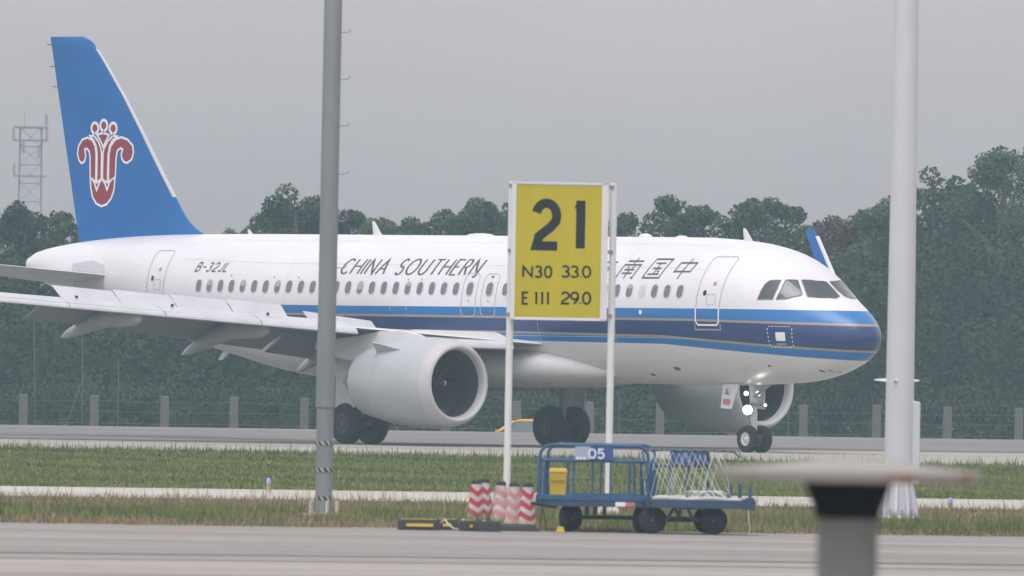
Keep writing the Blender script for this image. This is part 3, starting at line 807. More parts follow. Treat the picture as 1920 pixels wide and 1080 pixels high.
def tailplane(sg):
    secs = []
    for l in [.35, .9, 2, 3.5, 5, 6.1, 6.22]:
        xl = 31.85 + .64 * l; xt = 35.95 + .30 * l - .0 * l; z = 4.62 + .095 * l
        if l > 6.15: xl += .35; xt -= .1
        secs.append(sect(xl, z, xt - xl, sg * l, .14, R(2.5), -.004))
    t = MB().loft(secs).build('tailplane', GREYW, plane, smooth=R(40))
    return t
tp = tailplane(1); tailplane(-1)
pl_ = [(-34.6, 5.06), (-33.5, 5.16), (-32.75, 5.02), (-32.65, 4.86), (-32.65, 4.25), (-33.2, 4.12), (-34.6, 4.3)]
decal('tailplane_gap_plate', [pl_], on_side, .008, mat('scuff_plate', (.48, .49, .50), .5), fuselage, .15)

# engines
def engine(sg):
    yc, zc = sg * 5.75, 1.77
    prof_out = [(11.42, 1.125), (11.5, 1.17), (11.8, 1.245), (12.3, 1.285), (12.9, 1.285), (13.5, 1.235), (14.1, 1.145), (14.7, 1.03), (15.05, .955), (15.04, .93), (14.7, .96)]
    e = MB().lathe(prof_out, 64, 'x', (0, yc, zc), closed=True).build('engine', NACG, plane, smooth=R(50))
    lip = [(11.66, 1.214), (11.50, 1.173), (11.42, 1.127), (11.36, 1.09), (11.33, 1.045), (11.34, 1.00), (11.40, .965), (11.50, .945), (11.60, .94)]
    MB().lathe(lip, 64, 'x', (0, yc, zc), closed=True).build('inlet_lip', mat('lip_metal', (.47, .465, .465), .5, var=.03), e, smooth=R(60))
    duct = [(11.598, .9401), (11.8, .95), (12.1, .975), (12.45, .985), (12.9, .985)]
    MB().lathe(duct, 64, 'x', (0, yc, zc), closed=True).build('inlet_duct', mat('duct_grey', (.045, .05, .055), .6), e, smooth=R(60))
    mbf = MB()
    for k in range(20):
        a0 = 2 * math.pi * k / 20; st = []
        for i in range(6):
            r = .28 + .70 * i / 5; pit = R(28 + 34 * i / 5); sw = .10 * math.sin(i / 5 * math.pi)
            w = .11 + .05 * i / 5; row = []
            for s_ in (-1, 0, 1):
                da = s_ * w * math.sin(pit) / r; dx = s_ * w * math.cos(pit)
                row.append(Vector((12.42 + sw + dx, yc + r * math.cos(a0 + da), zc + r * math.sin(a0 + da))))
            st.append(row)
        vs = [p for row in st for p in row]
        mbf.add(vs, [(i * 3 + j, i * 3 + j + 1, (i + 1) * 3 + j + 1, (i + 1) * 3 + j) for i in range(5) for j in range(2)])
    mbf.build('fan_blades', mat('fan_titanium', (.035, .037, .04), .4, .3), e, smooth=R(60), recalc=False)
    MB().lathe([(12.75, .985), (12.75, .01)], 48, 'x', (0, yc, zc), closed=True).build('fan_backing', DARK, e)
    sp = MB().lathe([(11.95, .005), (12.0, .06), (12.12, .15), (12.28, .23), (12.45, .29), (12.62, .30)], 32, 'x', (0, yc, zc), closed=True).build('spinner', mat('spinner_dark', (.03, .032, .035), .4), e, smooth=R(60))
    spi = []
    for i in range(14):
        t = i / 13; a = 1.9 + 1.8 * t; r = .05 + .09 * t; spi.append((12.0 + (r - .06) / .09 * .12 - .012, yc + r * math.cos(a), zc + r * math.sin(a)))
    MB().tube(spi, [.012 + .022 * math.sin(math.pi * i / 13) for i in range(14)], 6).build('spinner_spiral', EWHITE, sp)
    MB().lathe([(14.5, .56), (15.1, .52), (15.6, .42), (15.9, .34), (15.88, .31), (15.4, .34)], 40, 'x', (0, yc, zc), closed=True).build('core_exhaust', STEEL, e, smooth=R(50))
    MB().lathe([(15.4, .26), (15.9, .21), (16.3, .08), (16.4, .01)], 24, 'x', (0, yc, zc), closed=True).build('exhaust_plug', STEEL, e, smooth=R(50))
    MB().lathe([(14.7, .95), (14.5, .5)], 40, 'x', (0, yc, zc), closed=True).build('bypass_wall', DARK, e)
    # pylon
    ss = []
    for (x, w, z0, z1) in ((12.7, .02, 2.95, 3.02), (13.1, .12, 2.9, 3.12), (13.7, .20, 2.85, 3.22), (14.6, .24, 2.6, 3.2), (15.6, .24, 2.35, 3.05), (16.6, .18, 2.45, 2.95), (17.6, .04, 2.65, 2.85)):
        ss.append([Vector((x, yc - w, z0)), Vector((x, yc + w, z0)), Vector((x, yc + w * .8, z1)), Vector((x, yc - w * .8, z1))])
    MB().loft(ss).build('pylon', GREYW, e, smooth=R(40))
    # strake on the nacelle shoulder
    for sd_ in (1, -1):
        a = R(46); ax = Vector((0, math.cos(a) * sd_, math.sin(a))); c0 = Vector((0, yc, zc))
        pts = []
        for (x, r) in ((12.75, 1.27), (13.95, 1.15), (13.85, 1.56), (13.55, 1.50)):
            pts.append(c0 + Vector((x, 0, 0)) + ax * r)
        nrm = Vector((0, -math.sin(a) * sd_, math.cos(a))) * .018
        MB().loft([[p + nrm for p in pts], [p - nrm for p in pts]]).build('strake', mat('strake_grey', (.40, .42, .43), .5), e)
    # cowl seams
    for (x, r) in ((12.02, 1.264), (13.9, 1.178)):
        MB().lathe([(x, r - .02), (x, r + .003), (x + .018, r + .003), (x + .018, r - .02)], 64, 'x', (0, yc, zc), closed=True).build('cowl_seam', mat('cowl_line', (.46, .485, .495), .5), e)
    return e
e_s = engine(1); e_p = engine(-1)
for e_ in (e_s, e_p): e_.location.x = -.24

# landing gear
def wheel(parent, x, y, r, w, rimmat, rimr, out):
    prof = [(-w / 2, rimr), (-w / 2, r * .80), (-w * .46, r * .90), (-w * .36, r * .97), (-w * .2, r), (w * .2, r), (w * .36, r * .97), (w * .46, r * .90), (w / 2, r * .80), (w / 2, rimr)]
    MB().lathe(prof, 40, 'y', (x, y, r - .02), closed=True).build('tyre', RUB, parent, smooth=R(40))
    o = out
    rp = [(-w * .30 * o, rimr * .98), (w * .46 * o, rimr * 1.005), (w * .46 * o, rimr * .86), (w * .30 * o, rimr * .78), (w * .26 * o, rimr * .45), (w * .42 * o, rimr * .38), (w * .50 * o, rimr * .26), (w * .50 * o, .004)]
    rim = MB().lathe(rp, 32, 'y', (x, y, r - .02), closed=True).build('wheel_rim', rimmat, parent, smooth=R(30))
    mbh = MB()
    for k in range(8):
        a = 2 * math.pi * k / 8
        mbh.tube([(x + rimr * .62 * math.cos(a), y + o * w * .27, r - .02 + rimr * .62 * math.sin(a)), (x + rimr * .62 * math.cos(a), y + o * w * .30, r - .02 + rimr * .62 * math.sin(a))], rimr * .10, 8)
    mbh.build('rim_holes', DARK, rim)
ng = MB().tube([(5.25, 0, 2.1), (5.12, 0, 1.1), (5.07, 0, .37)], [.10, .10, .075], 12).build('nose_gear', mat('gear_white', (.62, .62, .61), .4), plane, smooth=R(40))
MB().tube([(5.07, -.26, .37), (5.07, .26, .37)], .06, 10).build('axle', STEEL, ng)
MB().tube([(5.15, 0, 1.35), (5.35, 0, .95), (5.12, 0, .50)], .035, 8).build('torque_link', STEEL, ng)
MB().tube([(5.2, 0, 1.5), (4.2, 0, 2.05)], .05, 8).build('drag_strut', STEEL, ng)
MB().tube([(5.02, -.22, 1.35), (5.02, .22, 1.35)], .06, 8).build('steering_collar', STEEL, ng)
wheel(ng, 5.07, .25, .385, .22, RIM, .19, 1); wheel(ng, 5.07, -.25, .385, .22, RIM, .19, -1)
for sg in (1, -1):
    dpts = [(5.20, sg * .48, 1.90), (5.85, sg * .48, 1.88), (5.80, sg * .62, 1.22), (5.35, sg * .62, 1.20)]
    MB().loft([[Vector(p) for p in dpts], [Vector((p[0], p[1] + .03, p[2])) for p in dpts]]).build('gear_door', WHITE, ng)
decal('door_placard', [rrect(0, 0, .26, .16, .03)], lambda u, v, o: Vector((5.56 - u, .66, 1.40 + v)), 0, REDM, ng)
polys = text_polys('JL', .15, None, .2)
for ch in polys: decal('letter', ch, lambda u, v, o: Vector((5.68 - u, .612, 1.62 + v)), 0, INK, ng)
LAMP = mat('lit_lamp', (1, 1, 1), .2, emit=(1, .95, .80), estr=11)
LAMP2 = mat('lit_lamp_small', (1, 1, 1), .2, emit=(1, .98, .95), estr=2.2)
fdir = Vector((-1, .62, 0)).normalized()
def lampdisc(x, y, z, r, m_):
    d = MB().lathe([(0, .004), (.015, r * .6), (.03, r), (.04, r * 1.0)], 20, 'x', (0, 0, 0), closed=True)
    Mx = Matrix.Translation((x, y, z)) @ Matrix.Rotation(math.atan2(-fdir.y, -fdir.x), 4, 'Z')
    d.v = [tuple(Mx @ Vector(p)) for p in d.v]
    b = MB().lathe([(.035, r * 1.12), (.12, r * .9), (.16, r * .4), (.17, .005)], 16, 'x', (0, 0, 0), closed=True)
    b.v = [tuple(Mx @ Vector(p)) for p in b.v]
    h = b.build('lamp_housing', STEEL, ng, smooth=R(50))
    d.build('taxi_light', m_, h, smooth=R(60))
lampdisc(4.95, .38, 1.18, .125, LAMP)
lampdisc(5.2, .22, 1.64, .065, LAMP2); lampdisc(5.2, -.22, 1.64, .07, LAMP2)
lampdisc(4.95, -.28, 1.32, .04, LAMP2)
for sg in (1, -1):
    g = MB().tube([(17.5, sg * 3.75, 2.9), (17.66, sg * 3.79, 1.4), (17.71, sg * 3.795, .55)], [.17, .16, .12], 14).build('main_gear', STEEL, plane, smooth=R(40))
    MB().tube([(17.71, sg * 3.795 - .62, .575), (17.71, sg * 3.795 + .62, .575)], .09, 10).build('axle', STEEL, g)
    MB().tube([(17.6, sg * 3.6, 1.5), (17.3, sg * 2.2, 2.2)], .07, 8).build('side_brace', STEEL, g)
    MB().tube([(17.8, sg * 3.8, 1.3), (18.1, sg * 3.8, .95), (17.8, sg * 3.8, .62)], .045, 8).build('torque_link', STEEL, g)
    for s2 in (1, -1): wheel(g, 17.71, sg * 3.795 + s2 * .46, .585, .41, HUBD, .28, s2)
    dp = [(17.05, sg * 4.22, 2.75), (18.25, sg * 4.22, 2.72), (18.15, sg * 4.30, .95), (17.35, sg * 4.30, .95)]
    MB().loft([[Vector(p) for p in dp], [Vector((p[0], p[1] + sg * .04, p[2])) for p in dp]]).build('gear_door', GREYW, g)
MB().box(16.3, 19.0, -1.7, 1.7, 1.58, 1.70).build('gear_bay_door', mat('bay_grey', (.25, .26, .27), .6), plane)

# ------------------------------------------------------------------ fence, car, far tower
FY = lambda X: 486 + SL * 0.75 * X
POST = mat('fence_concrete', (.13, .122, .118), .9, var=.15, scale=2.0)
GREENP = mat('fence_green_steel', (.07, .13, .12), .6)
WIRE = mat('fence_wire', (.16, .19, .19), .6, .3)
fence = empty('perimeter_fence', (0, 486, -1.12))
tag(fence, 'perimeter fence of square concrete posts and thin green poles before the trees', 'fence')
def floc(px, Y0=488.0):
    Y = Y0
    for _ in range(4): Y = FY(gx(px, Y))
    return gx(px, Y), Y
ppx = [45, 178, 310, 440, 572, 704, 837, 970, 1107, 1239, 1374, 1508, 1645, 1778, 1912]
for k, px in enumerate(ppx):
    X, Y = floc(px); zt = at(px, 738 + .014 * px, Y).z + (.03 if k == 12 else 0)
    h = zt + 1.12; w = .15
    mbp = MB(); mbp.loft([[(-w, -w, 0), (w, -w, 0), (w, w, 0), (-w, w, 0)], [(-w * .96, -w * .96, h - .04), (w * .96, -w * .96, h - .04), (w * .96, w * .96, h - .04), (-w * .96, w * .96, h - .04)], [(-w * .8, -w * .8, h), (w * .8, -w * .8, h), (w * .8, w * .8, h), (-w * .8, w * .8, h)]])
    o = mbp.build('post', POST, fence); o.location = (X, Y - 486, 0)
for (px, top, lean) in ((68, 590, -.004), (155, 600, 0), (222, 675, 0), (104, 700, .05), (1162, 745, 0), (1480, 745, 0)):
    X, Y = floc(px, 490); p = at(px, top, Y + .8)
    MB().tube([(X, Y + .8 - 486, 0), (p.x + lean * 20, Y + .8 - 486, p.z + 1.12)], .020, 6).build('steel_pole', GREENP, fence)
for z in (.75, 1.15, 1.55, 1.9):
    pts = []
    for i in range(41):
        X = -24 + 48 * i / 40; pts.append((X, FY(X) - 486 - .17, z + .02 * math.sin(i * 1.7)))
    MB().tube(pts, .005, 4).build('wire', WIRE, fence)
coil = []
for i in range(3200):
    X = -22 + 44 * i / 3200; a = i * .42; coil.append((X, FY(X) - 486 + .10 * math.cos(a), 2.25 + .18 * math.sin(a)))
MB().tube(coil, .005, 3, cap=False).build('razor_wire', WIRE, fence)

def yellow_car():
    Yc = 480.0
    Xc = gx(985, Yc); c = empty('yellow_car', (Xc, Yc + .52 * Xc + 6, -1.11), 0)
    tag(c, 'yellow roofed car parked behind the far main wheels', 'car')
    Y_ = mat('car_yellow', (.72, .42, .04), .35, coat=.4); GL = mat('car_glass', (.10, .13, .13), .08, spec=.8); BK = mat('car_black', (.03, .03, .03), .6)
    # nose to the left
    def ext(pts, w0, w1, name, m_, par=c, smooth=None):
        a = [Vector((x, -w1 if z > 1.0 else -w0, z)) for (x, z) in pts]; b = [Vector((p.x, -p.y, p.z)) for p in a]
        return MB().loft([a, b]).build(name, m_, par, smooth, bevel=.03 if m_ is Y_ else 0)
    body = [(-1.95, .35), (-2.0, .62), (-1.9, .80), (-1.05, .98), (1.85, .98), (2.15, .85), (2.2, .45), (2.1, .28), (-1.8, .28)]
    ext(body, .86, .82, 'body', Y_)
    cab = [(-1.02, .985), (-.32, 1.40), (1.10, 1.40), (1.80, .985)]
    ext(cab, .76, .66, 'windows', GL)
    roof = [(-.42, 1.40), (-.15, 1.50), (.95, 1.50), (1.25, 1.40)]
    ext(roof, .70, .66, 'roof', Y_)
    for (x0, z0, x1, z1) in ((-1.0, .98, -.36, 1.42), (.72, .98, .92, 1.42), (1.25, .98, 1.06, 1.42), (1.82, .98, 1.16, 1.42)):
        for s_ in (-1, 1): MB().tube([(x0, s_ * .80, z0), (x1, s_ * .69, z1)], .05, 6).build('pillar', Y_, c)
    for x in (-1.25, 1.35):
        for s_ in (-.78, .78):
            MB().lathe([(-.1, .12), (-.1, .30), (.1, .30), (.1, .12)], 20, 'y', (x, s_, .30), closed=False).build('wheel', BK, c)
    for s_ in (-.86, .86): MB().box(-1.0, -.85, s_ - .06, s_ + .06, 1.0, 1.12).build('mirror', Y_, c)
yellow_car()

def lattice_tower():
    Yt = 1300.0; X = gx(50, Yt); b = at(50, 240, Yt)
    t = empty('lattice_tower', (X, Yt, -1.12)); H = b.z + 1.12
    tag(t, 'faint grey steel lattice tower in the haze beyond the left trees', 'tower')
    S = mat('tower_steel', (.27, .245, .245), .9, spec=.05)
    lv = [i * H / 14 for i in range(15)]; hw = lambda z: 1.15 - .17 * z / H
    for (sx, sy) in ((1, 1), (-1, 1), (1, -1), (-1, -1)):
        MB().tube([(sx * hw(0), sy * hw(0), 0), (sx * hw(H), sy * hw(H), H)], .06, 6).build('leg', S, t)
    mbb = MB()
    for i, z in enumerate(lv[:-1]):
        z2 = lv[i + 1]; a, b2 = hw(z), hw(z2)
        for (p, q) in (((-1, -1), (1, -1)), ((1, -1), (1, 1)), ((1, 1), (-1, 1)), ((-1, 1), (-1, -1))):
            mbb.tube([(p[0] * b2, p[1] * b2, z2), (q[0] * b2, q[1] * b2, z2)], .035, 4)
            mbb.tube([(p[0] * a, p[1] * a, z), (q[0] * b2, q[1] * b2, z2)], .025, 4)
    mbb.build('bracing', S, t)
    for (z, w) in ((H, 1.6), (H - 1.2, 1.6), (H - 4.5, 1.45)):
        MB().box(-w, w, -w, w, z, z + .14).build('platform', S, t)
    for (x, z) in ((-1.55, H - 1.1), (1.5, H - 1.1), (-1.45, H - 4.4), (1.45, H + .25), (-.6, H - 2.4), (.8, H - 2.8)):
        MB().box(x - .11, x + .11, -1.6, -1.45, z, z + 1.05).build('panel_antenna', S, t)
    for x in (-.6, 1.3): MB().tube([(x, 0, H), (x, 0, H + 1.5)], .03, 5).build('whip_antenna', S, t)
lattice_tower()

# ------------------------------------------------------------------ trees
def leafmat(name, c, var):
    m = bpy.data.materials.new(name); m.use_nodes = True
    n = m.node_tree.nodes; l = m.node_tree.links; b = n['Principled BSDF']
    b.inputs['Roughness'].default_value = .85; b.inputs['Specular IOR Level'].default_value = .1
    geo = n.new('ShaderNodeObjectInfo'); tc = n.new('ShaderNodeTexCoord'); nz = n.new('ShaderNodeTexNoise')
    nz.inputs['Scale'].default_value = .55; nz.inputs['Detail'].default_value = 5; l.new(tc.outputs['Object'], nz.inputs['Vector'])
    ad = n.new('ShaderNodeMath'); ad.operation = 'MULTIPLY_ADD'; l.new(geo.outputs['Random'], ad.inputs[0]); ad.inputs[1].default_value = .35
    l.new(nz.outputs[0], ad.inputs[2])
    cr = n.new('ShaderNodeValToRGB'); e = cr.color_ramp.elements
    e[0].position = .35; e[0].color = (*[q * (1 - var) for q in c], 1); e[1].position = .95; e[1].color = (c[0] * (1 + var * 1.5), c[1] * (1 + var), c[2] * (1 + var * .5), 1)
    l.new(ad.outputs[0], cr.inputs[0]); l.new(cr.outputs[0], b.inputs['Base Color'])
    return m
LEAF = leafmat('leaf_green', (.042, .075, .040), .5)
LEAFD = leafmat('leaf_green_shaded', (.032, .052, .030), .3)  # darker undergrowth green, shade below the crowns put into the colour
LEAFR = leafmat('leaf_russet', (.125, .085, .055), .3)
LEAFY = leafmat('leaf_light', (.085, .115, .045), .35)
BARK = mat('bark', (.11, .09, .075), .9, var=.2)

def leaves(centres, radii, n, size, zsq=.85):
    k = rng.choice(len(centres), n, p=radii**2 / np.sum(radii**2))
    d = rng.normal(0, 1, (n, 3)); d /= np.linalg.norm(d, axis=1, keepdims=True)
    r = radii[k] * rng.uniform(.55, 1.08, n) ** .6
    p = centres[k] + d * r[:, None] * np.array([1, 1, zsq])
    nr = d + rng.normal(0, .6, (n, 3)); nr /= np.linalg.norm(nr, axis=1, keepdims=True)
    a = np.cross(nr, rng.normal(0, 1, (n, 3))); a /= np.linalg.norm(a, axis=1, keepdims=True); b = np.cross(nr, a)
    s1 = (size * rng.uniform(.6, 1.3, n))[:, None]; s2 = s1 * .62
    v = np.stack([p - a * s1, p - b * s2 * .9, p + a * s1, p + b * s2], 1)
    return v.reshape(-1, 3)

def crown_leaves(seed, r, h, n, size):
    """crown of radius r and height h in metres: uneven lobes full of small leaves"""
    rs = np.random.default_rng(seed); cs = []; rr = []; nb = 34
    for i in range(nb):
        t = (i + .5) / nb; z = .06 + .84 * t
        rad = (math.sin(math.pi * min(1, .25 + .70 * t)) ** .7) * .80
        a = rs.uniform(0, 6.28); q = rad * math.sqrt(rs.uniform(.02, 1))
        cs.append((q * r * math.cos(a), q * r * math.sin(a), z * h)); rr.append(r * rs.uniform(.22, .40) * (1.05 - .5 * t))
    for i in range(16):
        a = rs.uniform(0, 6.28); q = rs.uniform(.0, .75); k = rs.uniform(.12, .22) * r
        cs.append((q * r * math.cos(a), q * r * math.sin(a), h * (1.02 - .42 * q * q - .05 * rs.uniform()) - k * .7)); rr.append(k)
    return leaves(np.array(cs), np.array(rr), n, size)
TRUNK = None
def trunk_data():
    global TRUNK
    if TRUNK is None:
        mb = MB(); mb.tube([(0, 0, 0), (.01, .0, .35), (-.02, .01, .7), (.01, 0, 1.0)], [.035, .028, .02, .008], 8)
        for (z, a, L) in ((.42, .5, .25), (.5, 2.6, .28), (.58, 4.4, .24), (.68, 1.5, .2), (.75, 3.6, .18)):
            mb.tube([(0, 0, z), (L * .5 * math.cos(a), L * .5 * math.sin(a), z + .12), (L * math.cos(a), L * math.sin(a), z + .2)], [.016, .011, .004], 5)
        o = mb.build('trunk', BARK, None, smooth=R(60)); TRUNK = o.data; bpy.data.objects.remove(o)
    return TRUNK
def tree(px, top, wid, Y, m_, i, label, rz):
    p = at(px, top, Y); H = p.z + 1.12; r = wid / 2 / (FPX / Y)
    t = empty('broadleaf_tree', (p.x, Y, -1.12), rz)
    tag(t, label, 'tree', 'trees beyond the perimeter fence')
    tr = link('trunk', trunk_data(), None, t); tr.scale = (H * .9, H * .9, H * .9)
    cm = mesh_np('crown', crown_leaves(100 + i, r * 1.25, H * .86, int(6400 * r), .092), None, 4); cm.materials.append(m_)
    c = link('crown', cm, None, t); c.location = (0, 0, H * .14)
TL = [
 (-25, 395, 190, 585, LEAF, 'dark green tree cut by the left edge of the picture'),
 (38, 384, 150, 575, LEAF, 'dark green rounded tree under the faint lattice tower'),
 (108, 398, 140, 590, LEAF, 'dark green tree touching the rear edge of the blue fin'),
 (180, 428, 150, 580, LEAF, 'dark tree hidden for the most part behind the base of the fin'),
 (262, 446, 150, 590, LEAF, 'low dark tree behind the rear cabin door'),
 (345, 446, 150, 585, LEAF, 'low dark tree behind the aircraft registration letters'),
 (432, 434, 120, 592, LEAFY, 'low light green treetop just over the roof behind the fin'),
 (505, 398, 130, 580, LEAF, 'green tree with a stepped top left of the tall grey pole'),
 (556, 352, 165, 575, LEAF, 'tallest tree between the blue fin and the tall grey pole'),
 (612, 392, 130, 585, LEAF, 'tree standing directly behind the tall grey pole'),
 (660, 398, 110, 600, LEAF, 'tree just right of the tall grey pole'),
 (716, 406, 120, 590, LEAFY, 'tree behind the rear roof blade antenna'),
 (772, 410, 140, 580, LEAF, 'tree with a flat top above the airline name'),
 (830, 402, 130, 590, LEAF, 'tree between the flat topped tree and the round one by the sign'),
 (896, 378, 150, 580, LEAF, 'round tree just left of the yellow sign'),
 (952, 384, 130, 592, LEAF, 'tree at the left edge of the yellow sign'),
 (1030, 392, 170, 585, LEAF, 'tree hidden behind the left half of the yellow sign'),
 (1105, 398, 150, 590, LEAF, 'tree hidden behind the right half of the yellow sign'),
 (1178, 406, 130, 585, LEAF, 'tree just right of the yellow sign post'),
 (1250, 374, 160, 578, LEAF, 'tall tree with twin tops right of the yellow sign'),
 (1318, 390, 140, 590, LEAF, 'tree above the front cabin door'),
 (1400, 372, 165, 580, LEAF, 'broad tree behind the front roof blade antenna'),
 (1458, 374, 140, 588, LEAF, 'tree left of the far blue wingtip'),
 (1520, 424, 120, 600, LEAFY, 'low pale tree behind the far blue wingtip'),
 (1568, 404, 140, 585, LEAFR, 'russet brown treetop right of the far blue wingtip'),
 (1622, 400, 120, 592, LEAFR, 'russet tree a little left of the white mast'),
 (1650, 386, 130, 578, LEAF, 'green tree at the left side of the white mast'),
 (1700, 352, 150, 588, LEAF, 'tree standing behind the white mast'),
 (1752, 318, 170, 580, LEAF, 'tall tree just right of the white mast'),
 (1812, 348, 130, 590, LEAF, 'tree in the dip right of the white mast'),
 (1885, 276, 210, 575, LEAF, 'tallest tree of all near the right edge'),
 (1955, 262, 220, 582, LEAF, 'tall tree cut by the right edge of the picture'),
]
for i, (px, top, wid, Y, m_, lb) in enumerate(TL):
    tree(px, top, wid * 1.25, Y, m_, i, lb, i * 1.3)
# understorey: one dense mass of shrubs below the crowns
uc = []; ur = []
for i in range(520):
    X = -34 + 68 * rng.uniform(); Yb = 545 + rng.uniform(0, 40)
    zmax = 5.6 + (1.5 if X > 12 else 0) + 1.2 * math.sin(X * .8)
    uc.append((X, Yb, rng.uniform(-.6, zmax))); ur.append(rng.uniform(.9, 1.7))
um = mesh_np('understorey', leaves(np.array(uc), np.array(ur), 140000, .14), None, 4)
tag(link('understorey', um, LEAFD), 'dense dark shrubs filling the space beneath the trees', 'shrubs', kind='stuff')
uc = []; ur = []
for i in range(260):
    X = -30 + 60 * rng.uniform(); uc.append((X, 512 + .3 * X + rng.uniform(0, 14), rng.uniform(-.9, 1.4))); ur.append(rng.uniform(.5, 1.0))
um = mesh_np('hedge', leaves(np.array(uc), np.array(ur), 42000, .11), None, 4)
tag(link('hedge', um, LEAFD), 'dark hedge of low shrubs right behind the perimeter fence', 'shrubs', kind='stuff')

uc = []; ur = []
for i in range(260):
    X = -42 + 84 * rng.uniform(); uc.append((X, 640 + rng.uniform(0, 30), rng.uniform(-.6, 6.3 + (1.5 if X > 14 else 0)))); ur.append(rng.uniform(1.3, 2.2))
um = mesh_np('far_wood', leaves(np.array(uc), np.array(ur), 70000, .26), None, 4)
tag(link('far_wood', um, LEAFD), 'dark mass of wood seen through the gaps between the trees', 'wood', kind='stuff')

# ------------------------------------------------------------------ near poles and sign
GALV = mat('galvanised_steel', (.24, .262, .275), .5, .25, var=.10, scale=1.5, stretch=(3, 3, .4))
def grey_pole():
    Y = 219.8; b = at(606, 975, Y); X = b.x; sc_ = FPX / Y
    t = empty('steel_pole', (X, Y, .10)); MB().box(-.42, .42, -.42, .42, -.10, -.002).build('footing', mat('footing_concrete', (.27, .23, .18), .9, var=.2), t, bevel=.02); tag(t, 'tall grey galvanised pole with climbing hooks left of the yellow sign', 'pole')
    H = 16.0; r0, r1 = .137, .139
    MB().tube([(0, 0, .03), (0, 0, 1.75), (.0, 0, 1.751), (0.03, 0, H)], [.130, .134, .143, .138], 28).build('shaft', GALV, t, smooth=R(40))
    MB().tube([(0, 0, 1.66), (0, 0, 1.78)], .152, 28).build('sleeve_ring', GALV, t, smooth=R(40))
    MB().tube([(.03, 0, H), (.03, 0, H + .04), (.03, 0, H + .1)], [.15, .15, .03], 20).build('cap', GALV, t)
    for py in (72, 160, 248, 338, 426, 514, 602):
        z = at(640, py, Y).z; x0 = .13
        MB().tube([(x0, 0, z), (x0 + .12, 0, z - .005), (x0 + .15, 0, z + .015), (x0 + .16, 0, z + .055)], .009, 6).build('climbing_hook', GALV, t)
    YB = mat('hazard_yellow', (.44, .42, .34), .7, var=.2); BK = mat('hazard_black', (.03, .03, .035), .7)
    for py in (843, 893, 946):
        z = at(606, py, Y).z; r = .140 if z < 1.75 else .146
        bnd = MB().lathe([(z - .032, r), (z + .032, r)], 28, 'z', closed=True).build('hazard_band', YB, t, smooth=R(60))
        for k in range(9):
            a = 2 * math.pi * k / 9; vs = []
            for i in range(4):
                for (da, zz) in ((0, -.031), (.34, -.031)):
                    aa = a + da - .22 * i / 3 * 1.6; h = z - .031 + .062 * i / 3
                    vs.append((math.cos(aa) * (r + .003), math.sin(aa) * (r + .003), h))
            MB().add(vs, [(2 * i, 2 * i + 1, 2 * i + 3, 2 * i + 2) for i in range(3)]).build('hazard_stripe', BK, bnd)
    MB().box(-.24, .24, -.24, .24, .0, .03).build('base_plate', mat('base_plate', (.36, .33, .27), .8, var=.15), t)
    for (x, y) in ((-.20, -.18), (.06, -.2), (.21, -.16), (-.18, .2), (.2, .2)):
        o = MB().lathe([(.03, .028), (.15, .028), (.16, .03), (.19, .03), (.20, .01)], 10, 'z', (x, y, 0)).build('anchor_bolt', YB, t)
grey_pole()

def white_mast():
    Y = 229.3; X = gx(1688, Y) ; k = FPX / Y
    t = empty('white_mast', (X, Y, .08)); MB().box(-.55, .55, -.55, .55, -.08, -.002).build('footing', mat('footing_concrete', (.27, .23, .18), .9, var=.2), t, bevel=.02); tag(t, 'thick white tapered mast with flared ribbed base on the right', 'mast')
    W = mat('mast_white', (.60, .60, .645), .5, var=.03, scale=.8)
    H = 20.0; r0 = .235
    n = 16; z0 = 0.55
    zt = at(1690, 0, Y).z
    rt = .195
    slope = (r0 - rt) / (zt - 1.2)
    MB().tube([(0, 0, .03), (0, 0, 1.2), (0, 0, zt), (0, 0, H)], [r0 * .93, r0, rt, rt - slope * (H - zt)], n * 2).build('shaft', W, t, smooth=R(30))
    MB().tube([(0, 0, H), (0, 0, H + .3)], [.5, .45], 20).build('head_ring', W, t)
    MB().lathe([(0.0, .36), (.05, .36), (.05, .22)], 32, 'z').build('base_flange', W, t)
    for i in range(10):
        a = 2 * math.pi * (i + .3) / 10; c, s_ = math.cos(a), math.sin(a); nx, ny = -s_ * .018, c * .018
        pr = [(.20, .05), (.345, .05), (.345, .11), (.24, .62), (.20, .66)]
        MB().loft([[Vector((c * r + nx, s_ * r + ny, z)) for (r, z) in pr], [Vector((c * r - nx, s_ * r - ny, z)) for (r, z) in pr]]).build('base_rib', W, t)
        a2 = a + math.pi / 10
        MB().lathe([(.05, .035), (.085, .035), (.10, .022), (.14, .02), (.145, .005)], 8, 'z', (.31 * math.cos(a2), .31 * math.sin(a2), 0)).build('anchor_bolt', mat('bolt_grey', (.32, .32, .34), .5, .4), t)
    zr = at(1690, 722, Y).z
    for (a, L) in ((math.pi, .42), (0.0, .32), (-1.9, .3)):
        c, s_ = math.cos(a), math.sin(a)
        MB().loft([[Vector((c * .2 - s_ * .05, s_ * .2 + c * .05, zr - .03)), Vector((c * .2 + s_ * .05, s_ * .2 - c * .05, zr - .03)), Vector((c * .2, s_ * .2, zr + .03))], [Vector((c * L - s_ * .008, s_ * L + c * .008, zr - .008)), Vector((c * L + s_ * .008, s_ * L - c * .008, zr - .008)), Vector((c * L, s_ * L, zr + .008))]]).build('bracket', W, t)
    zb0, zb1 = at(1715, 918, Y).z, at(1715, 760, Y).z
    MB().loft([[Vector((.20 + .13 * 0 + (.135) * (1 if q > 0 else 0), y_, z)) for (q, z) in ((0, zb0), (1, zb0), (1, zb1 - .10), (.7, zb1 - .03), (0, zb1))] for y_ in (-.10, .10)]).build('control_box', W, t, bevel=.02)
    return t
white_mast()

